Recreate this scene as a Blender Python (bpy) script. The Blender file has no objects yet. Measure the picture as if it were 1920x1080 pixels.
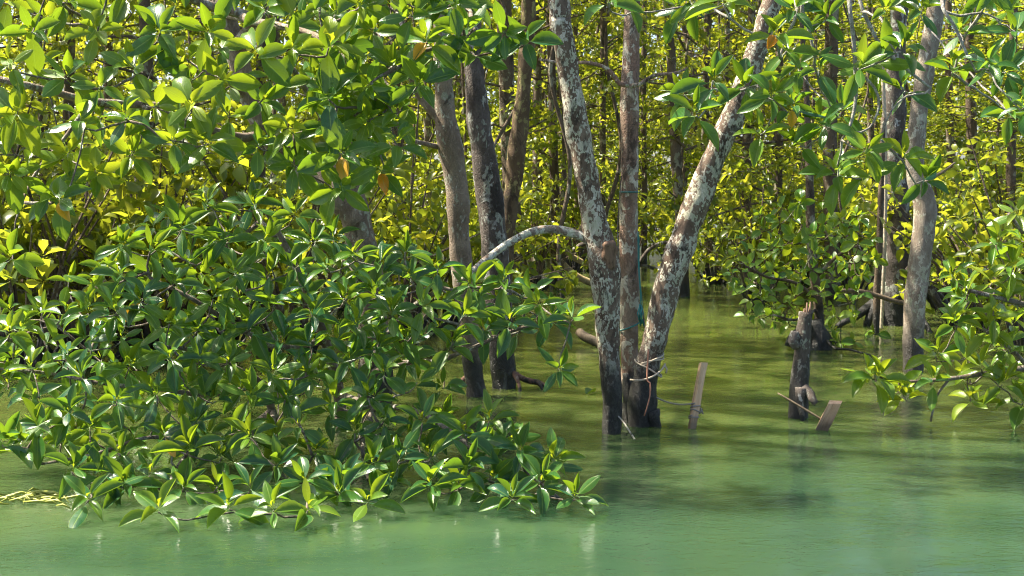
import bpy, bmesh, math, random
import numpy as np
from mathutils import Vector, Matrix, noise

SC = bpy.context.scene
COL = SC.collection
R = math.radians

# ------------------------------------------------------------------ camera
CAMH, FPX, HOR = 1.1, 2300.0, 350.0
PITCH = math.atan((540 - HOR) / FPX)
cam_d = bpy.data.cameras.new('camera')
cam = bpy.data.objects.new('camera', cam_d)
COL.objects.link(cam)
cam.location = (0, 0, CAMH)
cam.rotation_euler = (math.pi / 2 - PITCH, 0, 0)
cam_d.sensor_width = 36.0
cam_d.lens = FPX / 1920 * 36.0
cam_d.clip_start = 0.05
cam_d.clip_end = 1000
cam_d.dof.use_dof = True
cam_d.dof.focus_distance = 5.0
cam_d.dof.aperture_fstop = 10.0
SC.camera = cam

# ------------------------------------------------------------------ sky and sun
SUN_EL, SUN_AZ = 58.0, -72.0          # azimuth from +Y (view direction), negative = left
world = bpy.data.worlds.new('World')
SC.world = world
world.use_nodes = True
wn = world.node_tree
bg = wn.nodes['Background']
sky = wn.nodes.new('ShaderNodeTexSky')
sky.sky_type = 'NISHITA'
sky.sun_disc = False
sky.sun_elevation = R(SUN_EL)
sky.sun_rotation = R(SUN_AZ)
wn.links.new(sky.outputs[0], bg.inputs[0])
sky.air_density = 0.7
sky.dust_density = 2.5
sky.ozone_density = 0.3
bg.inputs[1].default_value = 0.10
sun_d = bpy.data.lights.new('sun', 'SUN')
sun_d.energy = 5.0
sun_d.angle = R(0.53)
sun_d.color = (1.0, 0.91, 0.74)
sun = bpy.data.objects.new('sun', sun_d)
COL.objects.link(sun)
to_sun = Vector((math.sin(R(SUN_AZ)) * math.cos(R(SUN_EL)), math.cos(R(SUN_AZ)) * math.cos(R(SUN_EL)), math.sin(R(SUN_EL))))
sun.rotation_euler = to_sun.to_track_quat('Z', 'Y').to_euler()
sun.location = (-4, 8, 12)
SC.view_settings.view_transform = 'Standard'
SC.view_settings.look = 'None'
SC.view_settings.gamma = 1.0
SC.view_settings.use_curve_mapping = False
SC.view_settings.exposure = 1.82
SC.cycles.max_bounces = 7
SC.cycles.diffuse_bounces = 3
SC.cycles.glossy_bounces = 3
SC.cycles.transmission_bounces = 4
SC.cycles.sample_clamp_indirect = 6.0
SC.cycles.use_denoising = True
SC.cycles.filter_width = 1.1

# ------------------------------------------------------------------ pixel -> place
FWD = np.array([0, math.cos(PITCH), -math.sin(PITCH)])
UPV = np.array([0, math.sin(PITCH), math.cos(PITCH)])
def ray(x, y):
    return FWD + np.array([(x - 960) / FPX, 0, 0]) + UPV * ((540 - y) / FPX)
def P(x, y, d):                       # the point on that line of sight d metres ahead
    r = ray(x, y)
    return np.array([0, 0, CAMH]) + r * (d / r[1])
def G(x, y):                          # the point on the water
    r = ray(x, y)
    return np.array([0, 0, CAMH]) + r * (CAMH / -r[2])
def depth_of_row(y):
    return float(G(960, y)[1])
def to_px(p):
    v = np.asarray(p) - np.array([0, 0, CAMH])
    z = v @ FWD
    return 960 + FPX * v[0] / z, 540 - FPX * (v @ UPV) / z, z

# ------------------------------------------------------------------ materials
def newmat(name):
    m = bpy.data.materials.new(name)
    m.use_nodes = True
    nt = m.node_tree
    return m, nt, nt.nodes['Principled BSDF'], nt.nodes['Material Output']
def node(nt, t, **kw):
    n = nt.nodes.new(t)
    for k, v in kw.items():
        setattr(n, k, v)
    return n
def ramp(nt, fac, stops, interp='LINEAR'):
    n = nt.nodes.new('ShaderNodeValToRGB')
    n.color_ramp.interpolation = interp
    el = n.color_ramp.elements
    while len(el) < len(stops):
        el.new(0.5)
    for e, (p, c) in zip(el, stops):
        e.position = p
        e.color = c if len(c) == 4 else (*c, 1)
    nt.links.new(fac, n.inputs[0])
    return n.outputs[0]
def mix(nt, fac, a, b, mode='MIX'):
    n = nt.nodes.new('ShaderNodeMix')
    n.data_type = 'RGBA'
    n.blend_type = mode
    for sock, v in ((0, fac), (6, a), (7, b)):
        if isinstance(v, bpy.types.NodeSocket):
            nt.links.new(v, n.inputs[sock])
        else:
            n.inputs[sock].default_value = v if sock == 0 else (*v, 1)
    return n.outputs[2]
def math_n(nt, op, a, b=None, c=None, clamp=False):
    n = nt.nodes.new('ShaderNodeMath')
    n.operation = op
    n.use_clamp = clamp
    for i, v in enumerate((a, b, c)):
        if v is None:
            continue
        if isinstance(v, bpy.types.NodeSocket):
            nt.links.new(v, n.inputs[i])
        else:
            n.inputs[i].default_value = v
    return n.outputs[0]
def noise_n(nt, vec, scale, detail=4, rough=0.55, dist=0.0):
    n = nt.nodes.new('ShaderNodeTexNoise')
    n.inputs['Scale'].default_value = scale
    n.inputs['Detail'].default_value = detail
    n.inputs['Roughness'].default_value = rough
    n.inputs['Distortion'].default_value = dist
    if vec is not None:
        nt.links.new(vec, n.inputs['Vector'])
    return n.outputs['Fac']
def mapping(nt, vec, scale=(1, 1, 1), loc=(0, 0, 0), rot=(0, 0, 0)):
    n = nt.nodes.new('ShaderNodeMapping')
    n.inputs['Scale'].default_value = scale
    n.inputs['Location'].default_value = loc
    n.inputs['Rotation'].default_value = rot
    nt.links.new(vec, n.inputs['Vector'])
    return n.outputs[0]
def bump(nt, height, strength, distance, normal=None):
    n = nt.nodes.new('ShaderNodeBump')
    n.inputs['Strength'].default_value = strength
    n.inputs['Distance'].default_value = distance
    nt.links.new(height, n.inputs['Height'])
    if normal is not None:
        nt.links.new(normal, n.inputs['Normal'])
    return n.outputs[0]

def mat_leaf(name, stops, tstops, transl=0.42, rough=0.3, veins=True, gloss_var=False):
    m, nt, b, out = newmat(name)
    at = node(nt, 'ShaderNodeAttribute', attribute_name='tint')
    oi = node(nt, 'ShaderNodeObjectInfo')
    geo = node(nt, 'ShaderNodeNewGeometry')
    n1 = noise_n(nt, geo.outputs['Position'], 9.0, 2)
    t = math_n(nt, 'ADD', at.outputs['Fac'], math_n(nt, 'MULTIPLY_ADD', oi.outputs['Random'], 0.10, -0.05))
    t2 = math_n(nt, 'MULTIPLY_ADD', n1, 0.24, -0.12)
    t = math_n(nt, 'ADD', t, t2)
    keep = math_n(nt, 'GREATER_THAN', at.outputs['Fac'], 0.93)      # withered leaves keep their yellow
    tm = nt.nodes.new('ShaderNodeMix')
    nt.links.new(keep, tm.inputs[0])
    nt.links.new(math_n(nt, 'MINIMUM', t, 0.9), tm.inputs[2])
    nt.links.new(at.outputs['Fac'], tm.inputs[3])
    t = tm.outputs[0]
    col = ramp(nt, t, stops)
    tcol = ramp(nt, t, tstops)
    if veins:
        uv = node(nt, 'ShaderNodeUVMap', uv_map='UVMap')
        sp = node(nt, 'ShaderNodeSeparateXYZ')
        nt.links.new(uv.outputs[0], sp.inputs[0])
        off = math_n(nt, 'ABSOLUTE', math_n(nt, 'SUBTRACT', sp.outputs[0], 0.5))
        rib = math_n(nt, 'SUBTRACT', 1.0, math_n(nt, 'MULTIPLY', off, 22.0), clamp=True)
        # side veins sweep forward from the midrib
        vv = math_n(nt, 'SUBTRACT', math_n(nt, 'MULTIPLY', sp.outputs[1], 62.0), math_n(nt, 'MULTIPLY', off, 40.0))
        vein = math_n(nt, 'MULTIPLY_ADD', math_n(nt, 'SINE', vv), 0.5, 0.5)
        col = mix(nt, math_n(nt, 'MULTIPLY', vein, 0.10), col, (0.12, 0.24, 0.04))
        # worn specks and browned edges
        spot = noise_n(nt, geo.outputs['Position'], 160.0, 2)
        sp2 = math_n(nt, 'MULTIPLY', math_n(nt, 'GREATER_THAN', spot, 0.70), 0.7)
        col = mix(nt, sp2, col, (0.10, 0.07, 0.02))
        col = mix(nt, math_n(nt, 'MULTIPLY', rib, 0.75), col, (0.30, 0.42, 0.08))
        rim = math_n(nt, 'GREATER_THAN', off, 0.475)
        col = mix(nt, math_n(nt, 'MULTIPLY', rim, 0.4), col, (0.32, 0.36, 0.06))
        nrm = bump(nt, math_n(nt, 'ADD', math_n(nt, 'MULTIPLY', vein, 0.25), math_n(nt, 'MULTIPLY', rib, -1.0)), 0.35, 0.002)
        nt.links.new(nrm, b.inputs['Normal'])
    nt.links.new(col, b.inputs['Base Color'])
    b.inputs['Roughness'].default_value = rough
    if gloss_var:                     # some leaves dusty, some waxy
        nt.links.new(math_n(nt, 'MULTIPLY_ADD', ramp(nt, noise_n(nt, geo.outputs['Position'], 14.0, 3), [(0.4, (0, 0, 0)), (0.66, (1, 1, 1))]), 0.26, rough - 0.02), b.inputs['Roughness'])
    b.inputs['Specular IOR Level'].default_value = 0.4
    tr = node(nt, 'ShaderNodeBsdfTranslucent')
    nt.links.new(tcol, tr.inputs[0])
    ms = node(nt, 'ShaderNodeMixShader')
    ms.inputs[0].default_value = transl
    nt.links.new(b.outputs[0], ms.inputs[1])
    nt.links.new(tr.outputs[0], ms.inputs[2])
    nt.links.new(ms.outputs[0], out.inputs[0])
    return m

G_STOPS = [(0.0, (0.009, 0.066, 0.034)), (0.35, (0.042, 0.122, 0.014)), (0.65, (0.118, 0.195, 0.012)), (0.90, (0.23, 0.30, 0.02)), (0.95, (0.62, 0.40, 0.03)), (1.0, (0.72, 0.24, 0.015))]
T_STOPS = [(0.0, (0.22, 0.42, 0.02)), (0.5, (0.40, 0.56, 0.02)), (0.90, (0.60, 0.66, 0.03)), (0.95, (0.8, 0.5, 0.03)), (1.0, (0.85, 0.30, 0.02))]
LEAF = mat_leaf('mangrove_leaf', G_STOPS, T_STOPS, 0.32, 0.21, gloss_var=True)
F_STOPS = [(0.0, (0.030, 0.060, 0.012)), (0.5, (0.070, 0.110, 0.014)), (0.9, (0.19, 0.22, 0.022)), (1.0, (0.5, 0.35, 0.03))]
FT_STOPS = [(0.0, (0.26, 0.36, 0.02)), (0.5, (0.45, 0.51, 0.03)), (0.9, (0.66, 0.62, 0.04)), (1.0, (0.8, 0.5, 0.03))]
FARLEAF = mat_leaf('forest_leaf', F_STOPS, FT_STOPS, 0.46, 0.33, veins=False)

def mat_bark(name, brown, grey, pale, lichen=0.5, dark=0.4, patch=14.0, wet=0.30, wetcol=(0.014, 0.015, 0.014), red=None):
    m, nt, b, out = newmat(name)
    geo = node(nt, 'ShaderNodeNewGeometry')
    pos = geo.outputs['Position']
    st = mapping(nt, pos, (1, 1, 0.62))
    n_big = noise_n(nt, st, patch * 0.45, 5, 0.6, 0.3)
    n_mid = noise_n(nt, st, patch, 6, 0.62, 0.6)
    n_fine = noise_n(nt, pos, 90.0, 5, 0.65)
    vor = node(nt, 'ShaderNodeTexVoronoi', feature='DISTANCE_TO_EDGE')
    vor.inputs['Scale'].default_value = patch * 4.1
    wob = node(nt, 'ShaderNodeMix', data_type='VECTOR')
    wob.inputs[0].default_value = 0.12
    nz = node(nt, 'ShaderNodeTexNoise')
    nz.inputs['Scale'].default_value = patch * 2
    nt.links.new(st, nz.inputs['Vector'])
    nt.links.new(st, wob.inputs[4])
    nt.links.new(nz.outputs['Color'], wob.inputs[5])
    nt.links.new(wob.outputs[1], vor.inputs['Vector'])
    crack = ramp(nt, vor.outputs['Distance'], [(0.0, (1, 1, 1)), (0.10, (0, 0, 0))])
    col = mix(nt, ramp(nt, n_mid, [(0.38, (0, 0, 0)), (0.62, (1, 1, 1))]), brown, grey)
    if red:
        col = mix(nt, ramp(nt, noise_n(nt, st, patch * 0.7, 4, 0.6, 0.2), [(0.46, (0, 0, 0)), (0.58, (1, 1, 1))]), col, red)
    # dark scars
    scar = ramp(nt, n_big, [(0.60 - 0.22 * dark, (0, 0, 0)), (0.66 - 0.2 * dark, (1, 1, 1))])
    inv = math_n(nt, 'SUBTRACT', 1.0, scar)
    col = mix(nt, math_n(nt, 'MULTIPLY', inv, 0.0 if dark <= 0 else 0.85), col, tuple(c * 0.22 for c in brown)) if dark > 0.9 else col
    # lichen flakes
    cell = node(nt, 'ShaderNodeTexVoronoi')
    cell.inputs['Scale'].default_value = patch * 2.3
    nt.links.new(wob.outputs[1], cell.inputs['Vector'])
    hs = node(nt, 'ShaderNodeSeparateColor')
    nt.links.new(cell.outputs['Color'], hs.inputs[0])
    lraw = math_n(nt, 'ADD', math_n(nt, 'MULTIPLY', hs.outputs[0], 0.45), math_n(nt, 'MULTIPLY', noise_n(nt, st, patch * 0.8, 5, 0.65, 0.5), 1.0))
    lim = 1.02 - 0.42 * lichen
    lich = ramp(nt, lraw, [(max(0.0, min(0.94, lim - 0.03)), (0, 0, 0)), (min(1.0, lim + 0.03), (1, 1, 1))])
    palev = mix(nt, hs.outputs[1], pale, tuple(c * k for c, k in zip(pale, (0.72, 0.78, 0.66))))
    col = mix(nt, lich, col, palev)
    d2 = ramp(nt, noise_n(nt, st, patch * 0.6, 5, 0.7, 0.8), [(0.66 - 0.2 * dark, (0, 0, 0)), (0.72 - 0.2 * dark, (1, 1, 1))])
    col = mix(nt, math_n(nt, 'MULTIPLY', d2, 0.8), col, tuple(c * 0.25 for c in brown))
    col = mix(nt, math_n(nt, 'MULTIPLY', crack, 0.22), col, tuple(c * 0.3 for c in brown))
    col = mix(nt, math_n(nt, 'MULTIPLY', n_fine, 0.8), col, (0.55, 0.52, 0.5), 'OVERLAY')
    # tide stain: algae-black wood up to the high-water mark
    sp = node(nt, 'ShaderNodeSeparateXYZ')
    nt.links.new(pos, sp.inputs[0])
    hgt = math_n(nt, 'ADD', sp.outputs[2], math_n(nt, 'MULTIPLY_ADD', n_mid, 0.28, -0.14))
    wetm = ramp(nt, math_n(nt, 'DIVIDE', hgt, max(wet, 0.01) * 1.5), [(0.45, (1, 1, 1)), (0.85, (0, 0, 0))])
    wetc = mix(nt, ramp(nt, n_mid, [(0.58, (0, 0, 0)), (0.72, (1, 1, 1))]), wetcol, (0.10, 0.11, 0.11))
    col = mix(nt, math_n(nt, 'MULTIPLY', wetm, 0.93), col, wetc)
    nt.links.new(col, b.inputs['Base Color'])
    rg = math_n(nt, 'MULTIPLY_ADD', wetm, -0.42, 0.88)
    nt.links.new(rg, b.inputs['Roughness'])
    hh = math_n(nt, 'ADD', math_n(nt, 'MULTIPLY', lich, 0.35), math_n(nt, 'MULTIPLY', crack, -0.45))
    hh = math_n(nt, 'ADD', hh, math_n(nt, 'MULTIPLY', n_fine, 0.7))
    hh = math_n(nt, 'ADD', hh, math_n(nt, 'MULTIPLY', n_mid, 0.9))
    nt.links.new(bump(nt, hh, 0.9, 0.008), b.inputs['Normal'])
    return m
B_A = mat_bark('bark_lichen', (0.115, 0.075, 0.052), (0.25, 0.18, 0.13), (0.70, 0.65, 0.56), 0.62, 0.46, 19, 0.34)
B_A2 = mat_bark('bark_reddish', (0.17, 0.11, 0.075), (0.32, 0.24, 0.18), (0.58, 0.52, 0.43), 0.40, 0.55, 11, 0.10, red=(0.25, 0.155, 0.11))
B_DARK = mat_bark('bark_dark', (0.07, 0.055, 0.045), (0.14, 0.115, 0.10), (0.42, 0.42, 0.40), 0.33, 0.55, 12, 0.26)
B_MOSS = mat_bark('bark_mossy', (0.10, 0.06, 0.03), (0.16, 0.11, 0.06), (0.34, 0.28, 0.12), 0.35, 0.5, 14, 0.2)
B_GREY = mat_bark('bark_grey', (0.22, 0.17, 0.125), (0.37, 0.32, 0.26), (0.58, 0.54, 0.45), 0.40, 0.16, 16, 0.24, wetcol=(0.03, 0.026, 0.024))
B_TAN = mat_bark('bark_tan', (0.19, 0.14, 0.10), (0.31, 0.25, 0.19), (0.48, 0.46, 0.40), 0.34, 0.22, 15, 0.25)
B_FAR = mat_bark('bark_far', (0.085, 0.06, 0.04), (0.15, 0.11, 0.075), (0.34, 0.31, 0.24), 0.30, 0.45, 9, 0.2)
B_TWIG = mat_bark('bark_twig', (0.15, 0.11, 0.085), (0.27, 0.23, 0.19), (0.46, 0.44, 0.40), 0.40, 0.1, 22, 0.02)
B_ARCH = mat_bark('bark_arch', (0.24, 0.17, 0.13), (0.40, 0.34, 0.28), (0.72, 0.69, 0.62), 0.85, 0.1, 16, 0.02)
B_PALE = mat_bark('bark_pale_twig', (0.28, 0.25, 0.22), (0.42, 0.40, 0.37), (0.60, 0.59, 0.56), 0.55, 0.05, 24, 0.02)

def mat_wood(name, a, c):
    m, nt, b, out = newmat(name)
    tc = node(nt, 'ShaderNodeTexCoord')
    v = mapping(nt, tc.outputs['Object'], (1, 1, 0.06))
    g = noise_n(nt, v, 90, 6, 0.6)
    s = noise_n(nt, tc.outputs['Object'], 14, 4, 0.6)
    col = mix(nt, ramp(nt, g, [(0.35, (0, 0, 0)), (0.65, (1, 1, 1))]), a, c)
    col = mix(nt, ramp(nt, s, [(0.55, (0, 0, 0)), (0.75, (0.7, 0.7, 0.7))]), col, tuple(k * 0.5 for k in a))
    geo = node(nt, 'ShaderNodeNewGeometry')
    sz = node(nt, 'ShaderNodeSeparateXYZ')
    nt.links.new(geo.outputs['Position'], sz.inputs[0])
    hz = math_n(nt, 'ADD', sz.outputs[2], math_n(nt, 'MULTIPLY_ADD', s, 0.10, -0.05))
    soak = ramp(nt, math_n(nt, 'MULTIPLY', hz, 5.0), [(0.12, (1, 1, 1)), (0.42, (0, 0, 0))])
    col = mix(nt, math_n(nt, 'MULTIPLY', soak, 0.75), col, (0.05, 0.045, 0.025))
    crk = ramp(nt, noise_n(nt, mapping(nt, tc.outputs['Object'], (1, 1, 0.04)), 150, 3), [(0.30, (1, 1, 1)), (0.38, (0, 0, 0))])
    col = mix(nt, math_n(nt, 'MULTIPLY', crk, 0.7), col, tuple(k * 0.25 for k in a))
    nt.links.new(col, b.inputs['Base Color'])
    b.inputs['Roughness'].default_value = 0.8
    nt.links.new(bump(nt, g, 0.5, 0.003), b.inputs['Normal'])
    return m
WOOD = mat_wood('weathered_timber', (0.50, 0.31, 0.17), (0.70, 0.49, 0.30))
WOOD_RED = mat_wood('split_timber', (0.46, 0.27, 0.16), (0.64, 0.45, 0.30))
WOOD_LOG = mat_wood('waterlogged_wood', (0.09, 0.065, 0.04), (0.19, 0.14, 0.09))
ROOT = mat_wood('sunbleached_root', (0.30, 0.22, 0.11), (0.50, 0.40, 0.22))
ROOT_RED = mat_bark('root_red', (0.14, 0.075, 0.05), (0.24, 0.14, 0.10), (0.38, 0.28, 0.22), 0.2, 0.2, 18, 0.03)
def mat_plain(name, col, rough=0.8, var=0.25, scale=120):
    m, nt, b, out = newmat(name)
    geo = node(nt, 'ShaderNodeNewGeometry')
    n = noise_n(nt, geo.outputs['Position'], scale, 4, 0.6)
    c = mix(nt, n, tuple(k * (1 - var) for k in col), tuple(min(1, k * (1 + var)) for k in col))
    nt.links.new(c, b.inputs['Base Color'])
    b.inputs['Roughness'].default_value = rough
    nt.links.new(bump(nt, n, 0.5, 0.002), b.inputs['Normal'])
    return m
ROPE = mat_plain('rope_beige', (0.46, 0.39, 0.30))
ROPE_GREY = mat_plain('rope_grey', (0.26, 0.23, 0.20))
ROPE_TEAL = mat_plain('rope_teal', (0.03, 0.19, 0.18))
STRIP = mat_plain('root_pinkish', (0.42, 0.19, 0.12))
WEED = mat_plain('weed_yellow', (0.32, 0.34, 0.05), 0.5)
CUTWOOD = mat_wood('torn_wood', (0.09, 0.05, 0.03), (0.25, 0.15, 0.095))

def mat_water():
    m, nt, b, out = newmat('estuary_water')
    geo = node(nt, 'ShaderNodeNewGeometry')
    pos = geo.outputs['Position']
    silt = noise_n(nt, mapping(nt, pos, (0.5, 0.9, 1)), 1.1, 3, 0.5, 0.6)
    col = mix(nt, ramp(nt, silt, [(0.32, (0, 0, 0)), (0.68, (1, 1, 1))]), (0.014, 0.037, 0.018), (0.038, 0.080, 0.040))
    # leaf-stained water with olive forest reflection painted in among the trees, jade silt out in the channel
    sp = node(nt, 'ShaderNodeSeparateXYZ')
    nt.links.new(pos, sp.inputs[0])
    edge = math_n(nt, 'ADD', math_n(nt, 'SUBTRACT', sp.outputs[1], math_n(nt, 'MULTIPLY', sp.outputs[0], 0.25)), math_n(nt, 'MULTIPLY_ADD', silt, 3.0, -1.5))
    stain_refl = ramp(nt, math_n(nt, 'MULTIPLY_ADD', edge, 0.25, -0.95, clamp=True), [(0.0, (0, 0, 0)), (0.75, (1, 1, 1))])
    col = mix(nt, stain_refl, col, (0.062, 0.084, 0.019))
    nt.links.new(col, b.inputs['Base Color'])
    b.inputs['Roughness'].default_value = 0.0
    b.inputs['IOR'].default_value = 1.333
    b.subsurface_method = 'BURLEY'
    b.inputs['Subsurface Weight'].default_value = 1.0
    b.inputs['Subsurface Radius'].default_value = (0.7, 1.0, 0.8)
    b.inputs['Subsurface Scale'].default_value = 0.30
    w1 = noise_n(nt, mapping(nt, pos, (1.0, 1.15, 1), rot=(0, 0, R(14))), 4.0, 2, 0.5, 0.4)
    w2 = noise_n(nt, mapping(nt, pos, (1.0, 1.5, 1), rot=(0, 0, R(-8))), 12.0, 4, 0.55, 1.2)
    w3 = noise_n(nt, mapping(nt, pos, (1.0, 1.5, 1)), 55.0, 2, 0.5)
    calm = ramp(nt, noise_n(nt, pos, 0.7, 2), [(0.35, (0.15, 0.15, 0.15)), (0.65, (1, 1, 1))])
    hh = math_n(nt, 'ADD', math_n(nt, 'MULTIPLY', w1, 0.38), math_n(nt, 'MULTIPLY', math_n(nt, 'MULTIPLY', w2, 0.36), calm))
    hh = math_n(nt, 'ADD', hh, math_n(nt, 'MULTIPLY', math_n(nt, 'MULTIPLY', w3, 0.13), calm))
    nt.links.new(bump(nt, hh, 1.0, 0.012), b.inputs['Normal'])
    return m
WATER = mat_water()

# ------------------------------------------------------------------ object helpers
def link(o, parent=None):
    COL.objects.link(o)
    if parent is not None:
        o.parent = parent
    return o
def tag(o, label, cat, group=None, kind=None):
    o['label'] = label
    o['category'] = cat
    if group:
        o['group'] = group
    if kind:
        o['kind'] = kind
    return o
def thing(name, loc, label, cat, group=None):
    e = bpy.data.objects.new(name, None)
    e.empty_display_size = 0.1
    e.location = [float(v) for v in loc]
    link(e)
    return tag(e, label, cat, group)
def mesh_obj(name, V, F, mat, parent=None, smooth=True):
    """V in world space; the object is placed at its parent's origin."""
    V = np.asarray(V, dtype=np.float64)
    off = np.array(parent.location) if parent is not None else np.zeros(3)
    if parent is not None and parent.parent is not None:
        off = off + np.array(parent.parent.location)
    me = bpy.data.meshes.new(name)
    me.from_pydata((V - off).tolist(), [], F)
    me.materials.append(mat)
    if smooth:
        me.polygons.foreach_set('use_smooth', [True] * len(me.polygons))
    me.update()
    return link(bpy.data.objects.new(name, me), parent)

def catmull(pts, rad, step):
    pts = np.asarray(pts, float)
    rad = np.asarray(rad, float)
    n = len(pts)
    op, orr = [], []
    ext = np.vstack([2 * pts[0] - pts[1], pts, 2 * pts[-1] - pts[-2]])
    for i in range(n - 1):
        p0, p1, p2, p3 = ext[i], ext[i + 1], ext[i + 2], ext[i + 3]
        k = max(1, int(np.linalg.norm(p2 - p1) / step))
        for j in range(k):
            t = j / k
            op.append(0.5 * (2 * p1 + (p2 - p0) * t + (2 * p0 - 5 * p1 + 4 * p2 - p3) * t * t + (-p0 + 3 * p1 - 3 * p2 + p3) * t ** 3))
            s = t * t * (3 - 2 * t)
            orr.append(rad[i] * (1 - s) + rad[i + 1] * s)
    op.append(pts[-1]); orr.append(rad[-1])
    return np.array(op), np.array(orr)
class MB:
    def __init__(self):
        self.V, self.F = [], []
    def tube(self, pts, rad, sides=10, rough=0.0, seed=0.0, freq=9.0, cap=True, flat=1.0):
        pts = np.asarray(pts, float)
        rad = np.broadcast_to(np.asarray(rad, float), (len(pts),))
        tang = np.gradient(pts, axis=0)
        tang /= np.linalg.norm(tang, axis=1)[:, None] + 1e-12
        ref = np.array([0, 1.0, 0]) if abs(tang[0][1]) < 0.8 else np.array([1.0, 0, 0])
        u = np.cross(tang[0], ref); u /= np.linalg.norm(u)
        base = len(self.V)
        n = len(pts)
        for i in range(n):
            u = u - tang[i] * (u @ tang[i]); u /= np.linalg.norm(u) + 1e-12
            w = np.cross(tang[i], u)
            for s in range(sides):
                a = 2 * math.pi * s / sides
                r = rad[i]
                q = u * math.cos(a) + w * math.sin(a) * flat
                if rough:
                    p = pts[i] + q * r
                    v = Vector((p[0] * freq + seed, p[1] * freq, p[2] * freq * 0.55))
                    r = r * (1 + rough * noise.fractal(v, 0.9, 2.1, 3))
                self.V.append(pts[i] + q * r)
        for i in range(n - 1):
            for s in range(sides):
                a = base + i * sides + s
                b = base + i * sides + (s + 1) % sides
                self.F.append((a, b, b + sides, a + sides))
        if cap:
            self.F.append(tuple(base + s for s in reversed(range(sides))))
            self.F.append(tuple(base + (n - 1) * sides + s for s in range(sides)))
        return self
    def build(self, name, mat, parent=None, smooth=True):
        return mesh_obj(name, self.V, self.F, mat, parent, smooth)

def px_path(pts, d0):
    """(x, y, full width in pixels, extra metres ahead) -> points and radii"""
    out, rr = [], []
    for q in pts:
        x, y, w = q[:3]
        d = d0 + (q[3] if len(q) > 3 else 0)
        out.append(P(x, y, d)); rr.append(w / 2 * d / FPX)
    return out, rr
LIMBS = {}
def limb(name, pts, d0, mat, parent, step=0.025, sides=14, rough=0.16, seed=0.0, sink=False, rise=0.0, lean=(0, 0)):
    p, r = px_path(pts, d0)
    if sink:
        b = p[0].copy(); b[2] = -0.35
        p.insert(0, b); r.insert(0, r[0] * 1.08)
    if rise:
        t = p[-1] - p[-2]; t /= np.linalg.norm(t)
        p.append(p[-1] + t * rise * 0.5 + np.array([lean[0], lean[1], 0]) * 0.3); r.append(r[-1] * 0.85)
        p.append(p[-2] + t * rise + np.array([lean[0], lean[1], 0])); r.append(r[-2] * 0.5)
    q, rr = catmull(p, r, step)
    o = MB().tube(q, rr, sides, rough, seed).build(name, mat, parent)
    if name in ('branch', 'stem'):
        LIMBS.setdefault(parent.name, []).append((o, q))
    return o, q, rr

# ------------------------------------------------------------------ leaves
T8 = np.array([0, .11, .24, .41, .59, .76, .90, 1.0])
W8 = np.array([.045, .05, .60, .95, 1.0, .76, .38, 0.012])
T5 = np.array([0, .12, .38, .72, 1.0])
W5 = np.array([.05, .07, .97, .85, 0.02])
T3 = np.array([0, .5, 1.0])
W3 = np.array([.06, 1.0, .02])
def leaf_template(T, W, curl, fold, twist=0.0):
    """unit leaf: along +Y, upper side +Z, half width 1 in X"""
    V, UV, F = [], [], []
    y = z = 0.0
    prev = 0.0
    for i, t in enumerate(T):
        ang = 0.10 - curl * t * t
        y += (t - prev) * math.cos(ang); z += (t - prev) * math.sin(ang)
        prev = t
        w = W[i]
        tw = twist * t
        for u in (-1, 0, 1):
            V.append((u * w, y, z + abs(u) * w * fold * 0.22 + u * w * tw * 0.2))
            UV.append((0.5 + 0.5 * u, t))
    for i in range(len(T) - 1):
        for c in range(2):
            a = i * 3 + c
            F.append((a, a + 1, a + 4, a + 3))
    return np.array(V), np.array(UV), np.array(F)
TPL8 = [leaf_template(T8, W8, c, f, t) for c, f, t in ((0.15, 1.0, 0), (0.45, .7, .3), (0.65, .4, -.3), (-0.12, 1.1, .1), (0.30, -.2, -.2), (0.95, .5, .2))]
TPL5 = [leaf_template(T5, W5, c, f) for c, f in ((0.3, 1.0), (0.8, .5), (1.1, .2))]
TPL3 = [leaf_template(T3, W3, c, f) for c, f in ((0.5, .9), (1.0, .3))]

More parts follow.
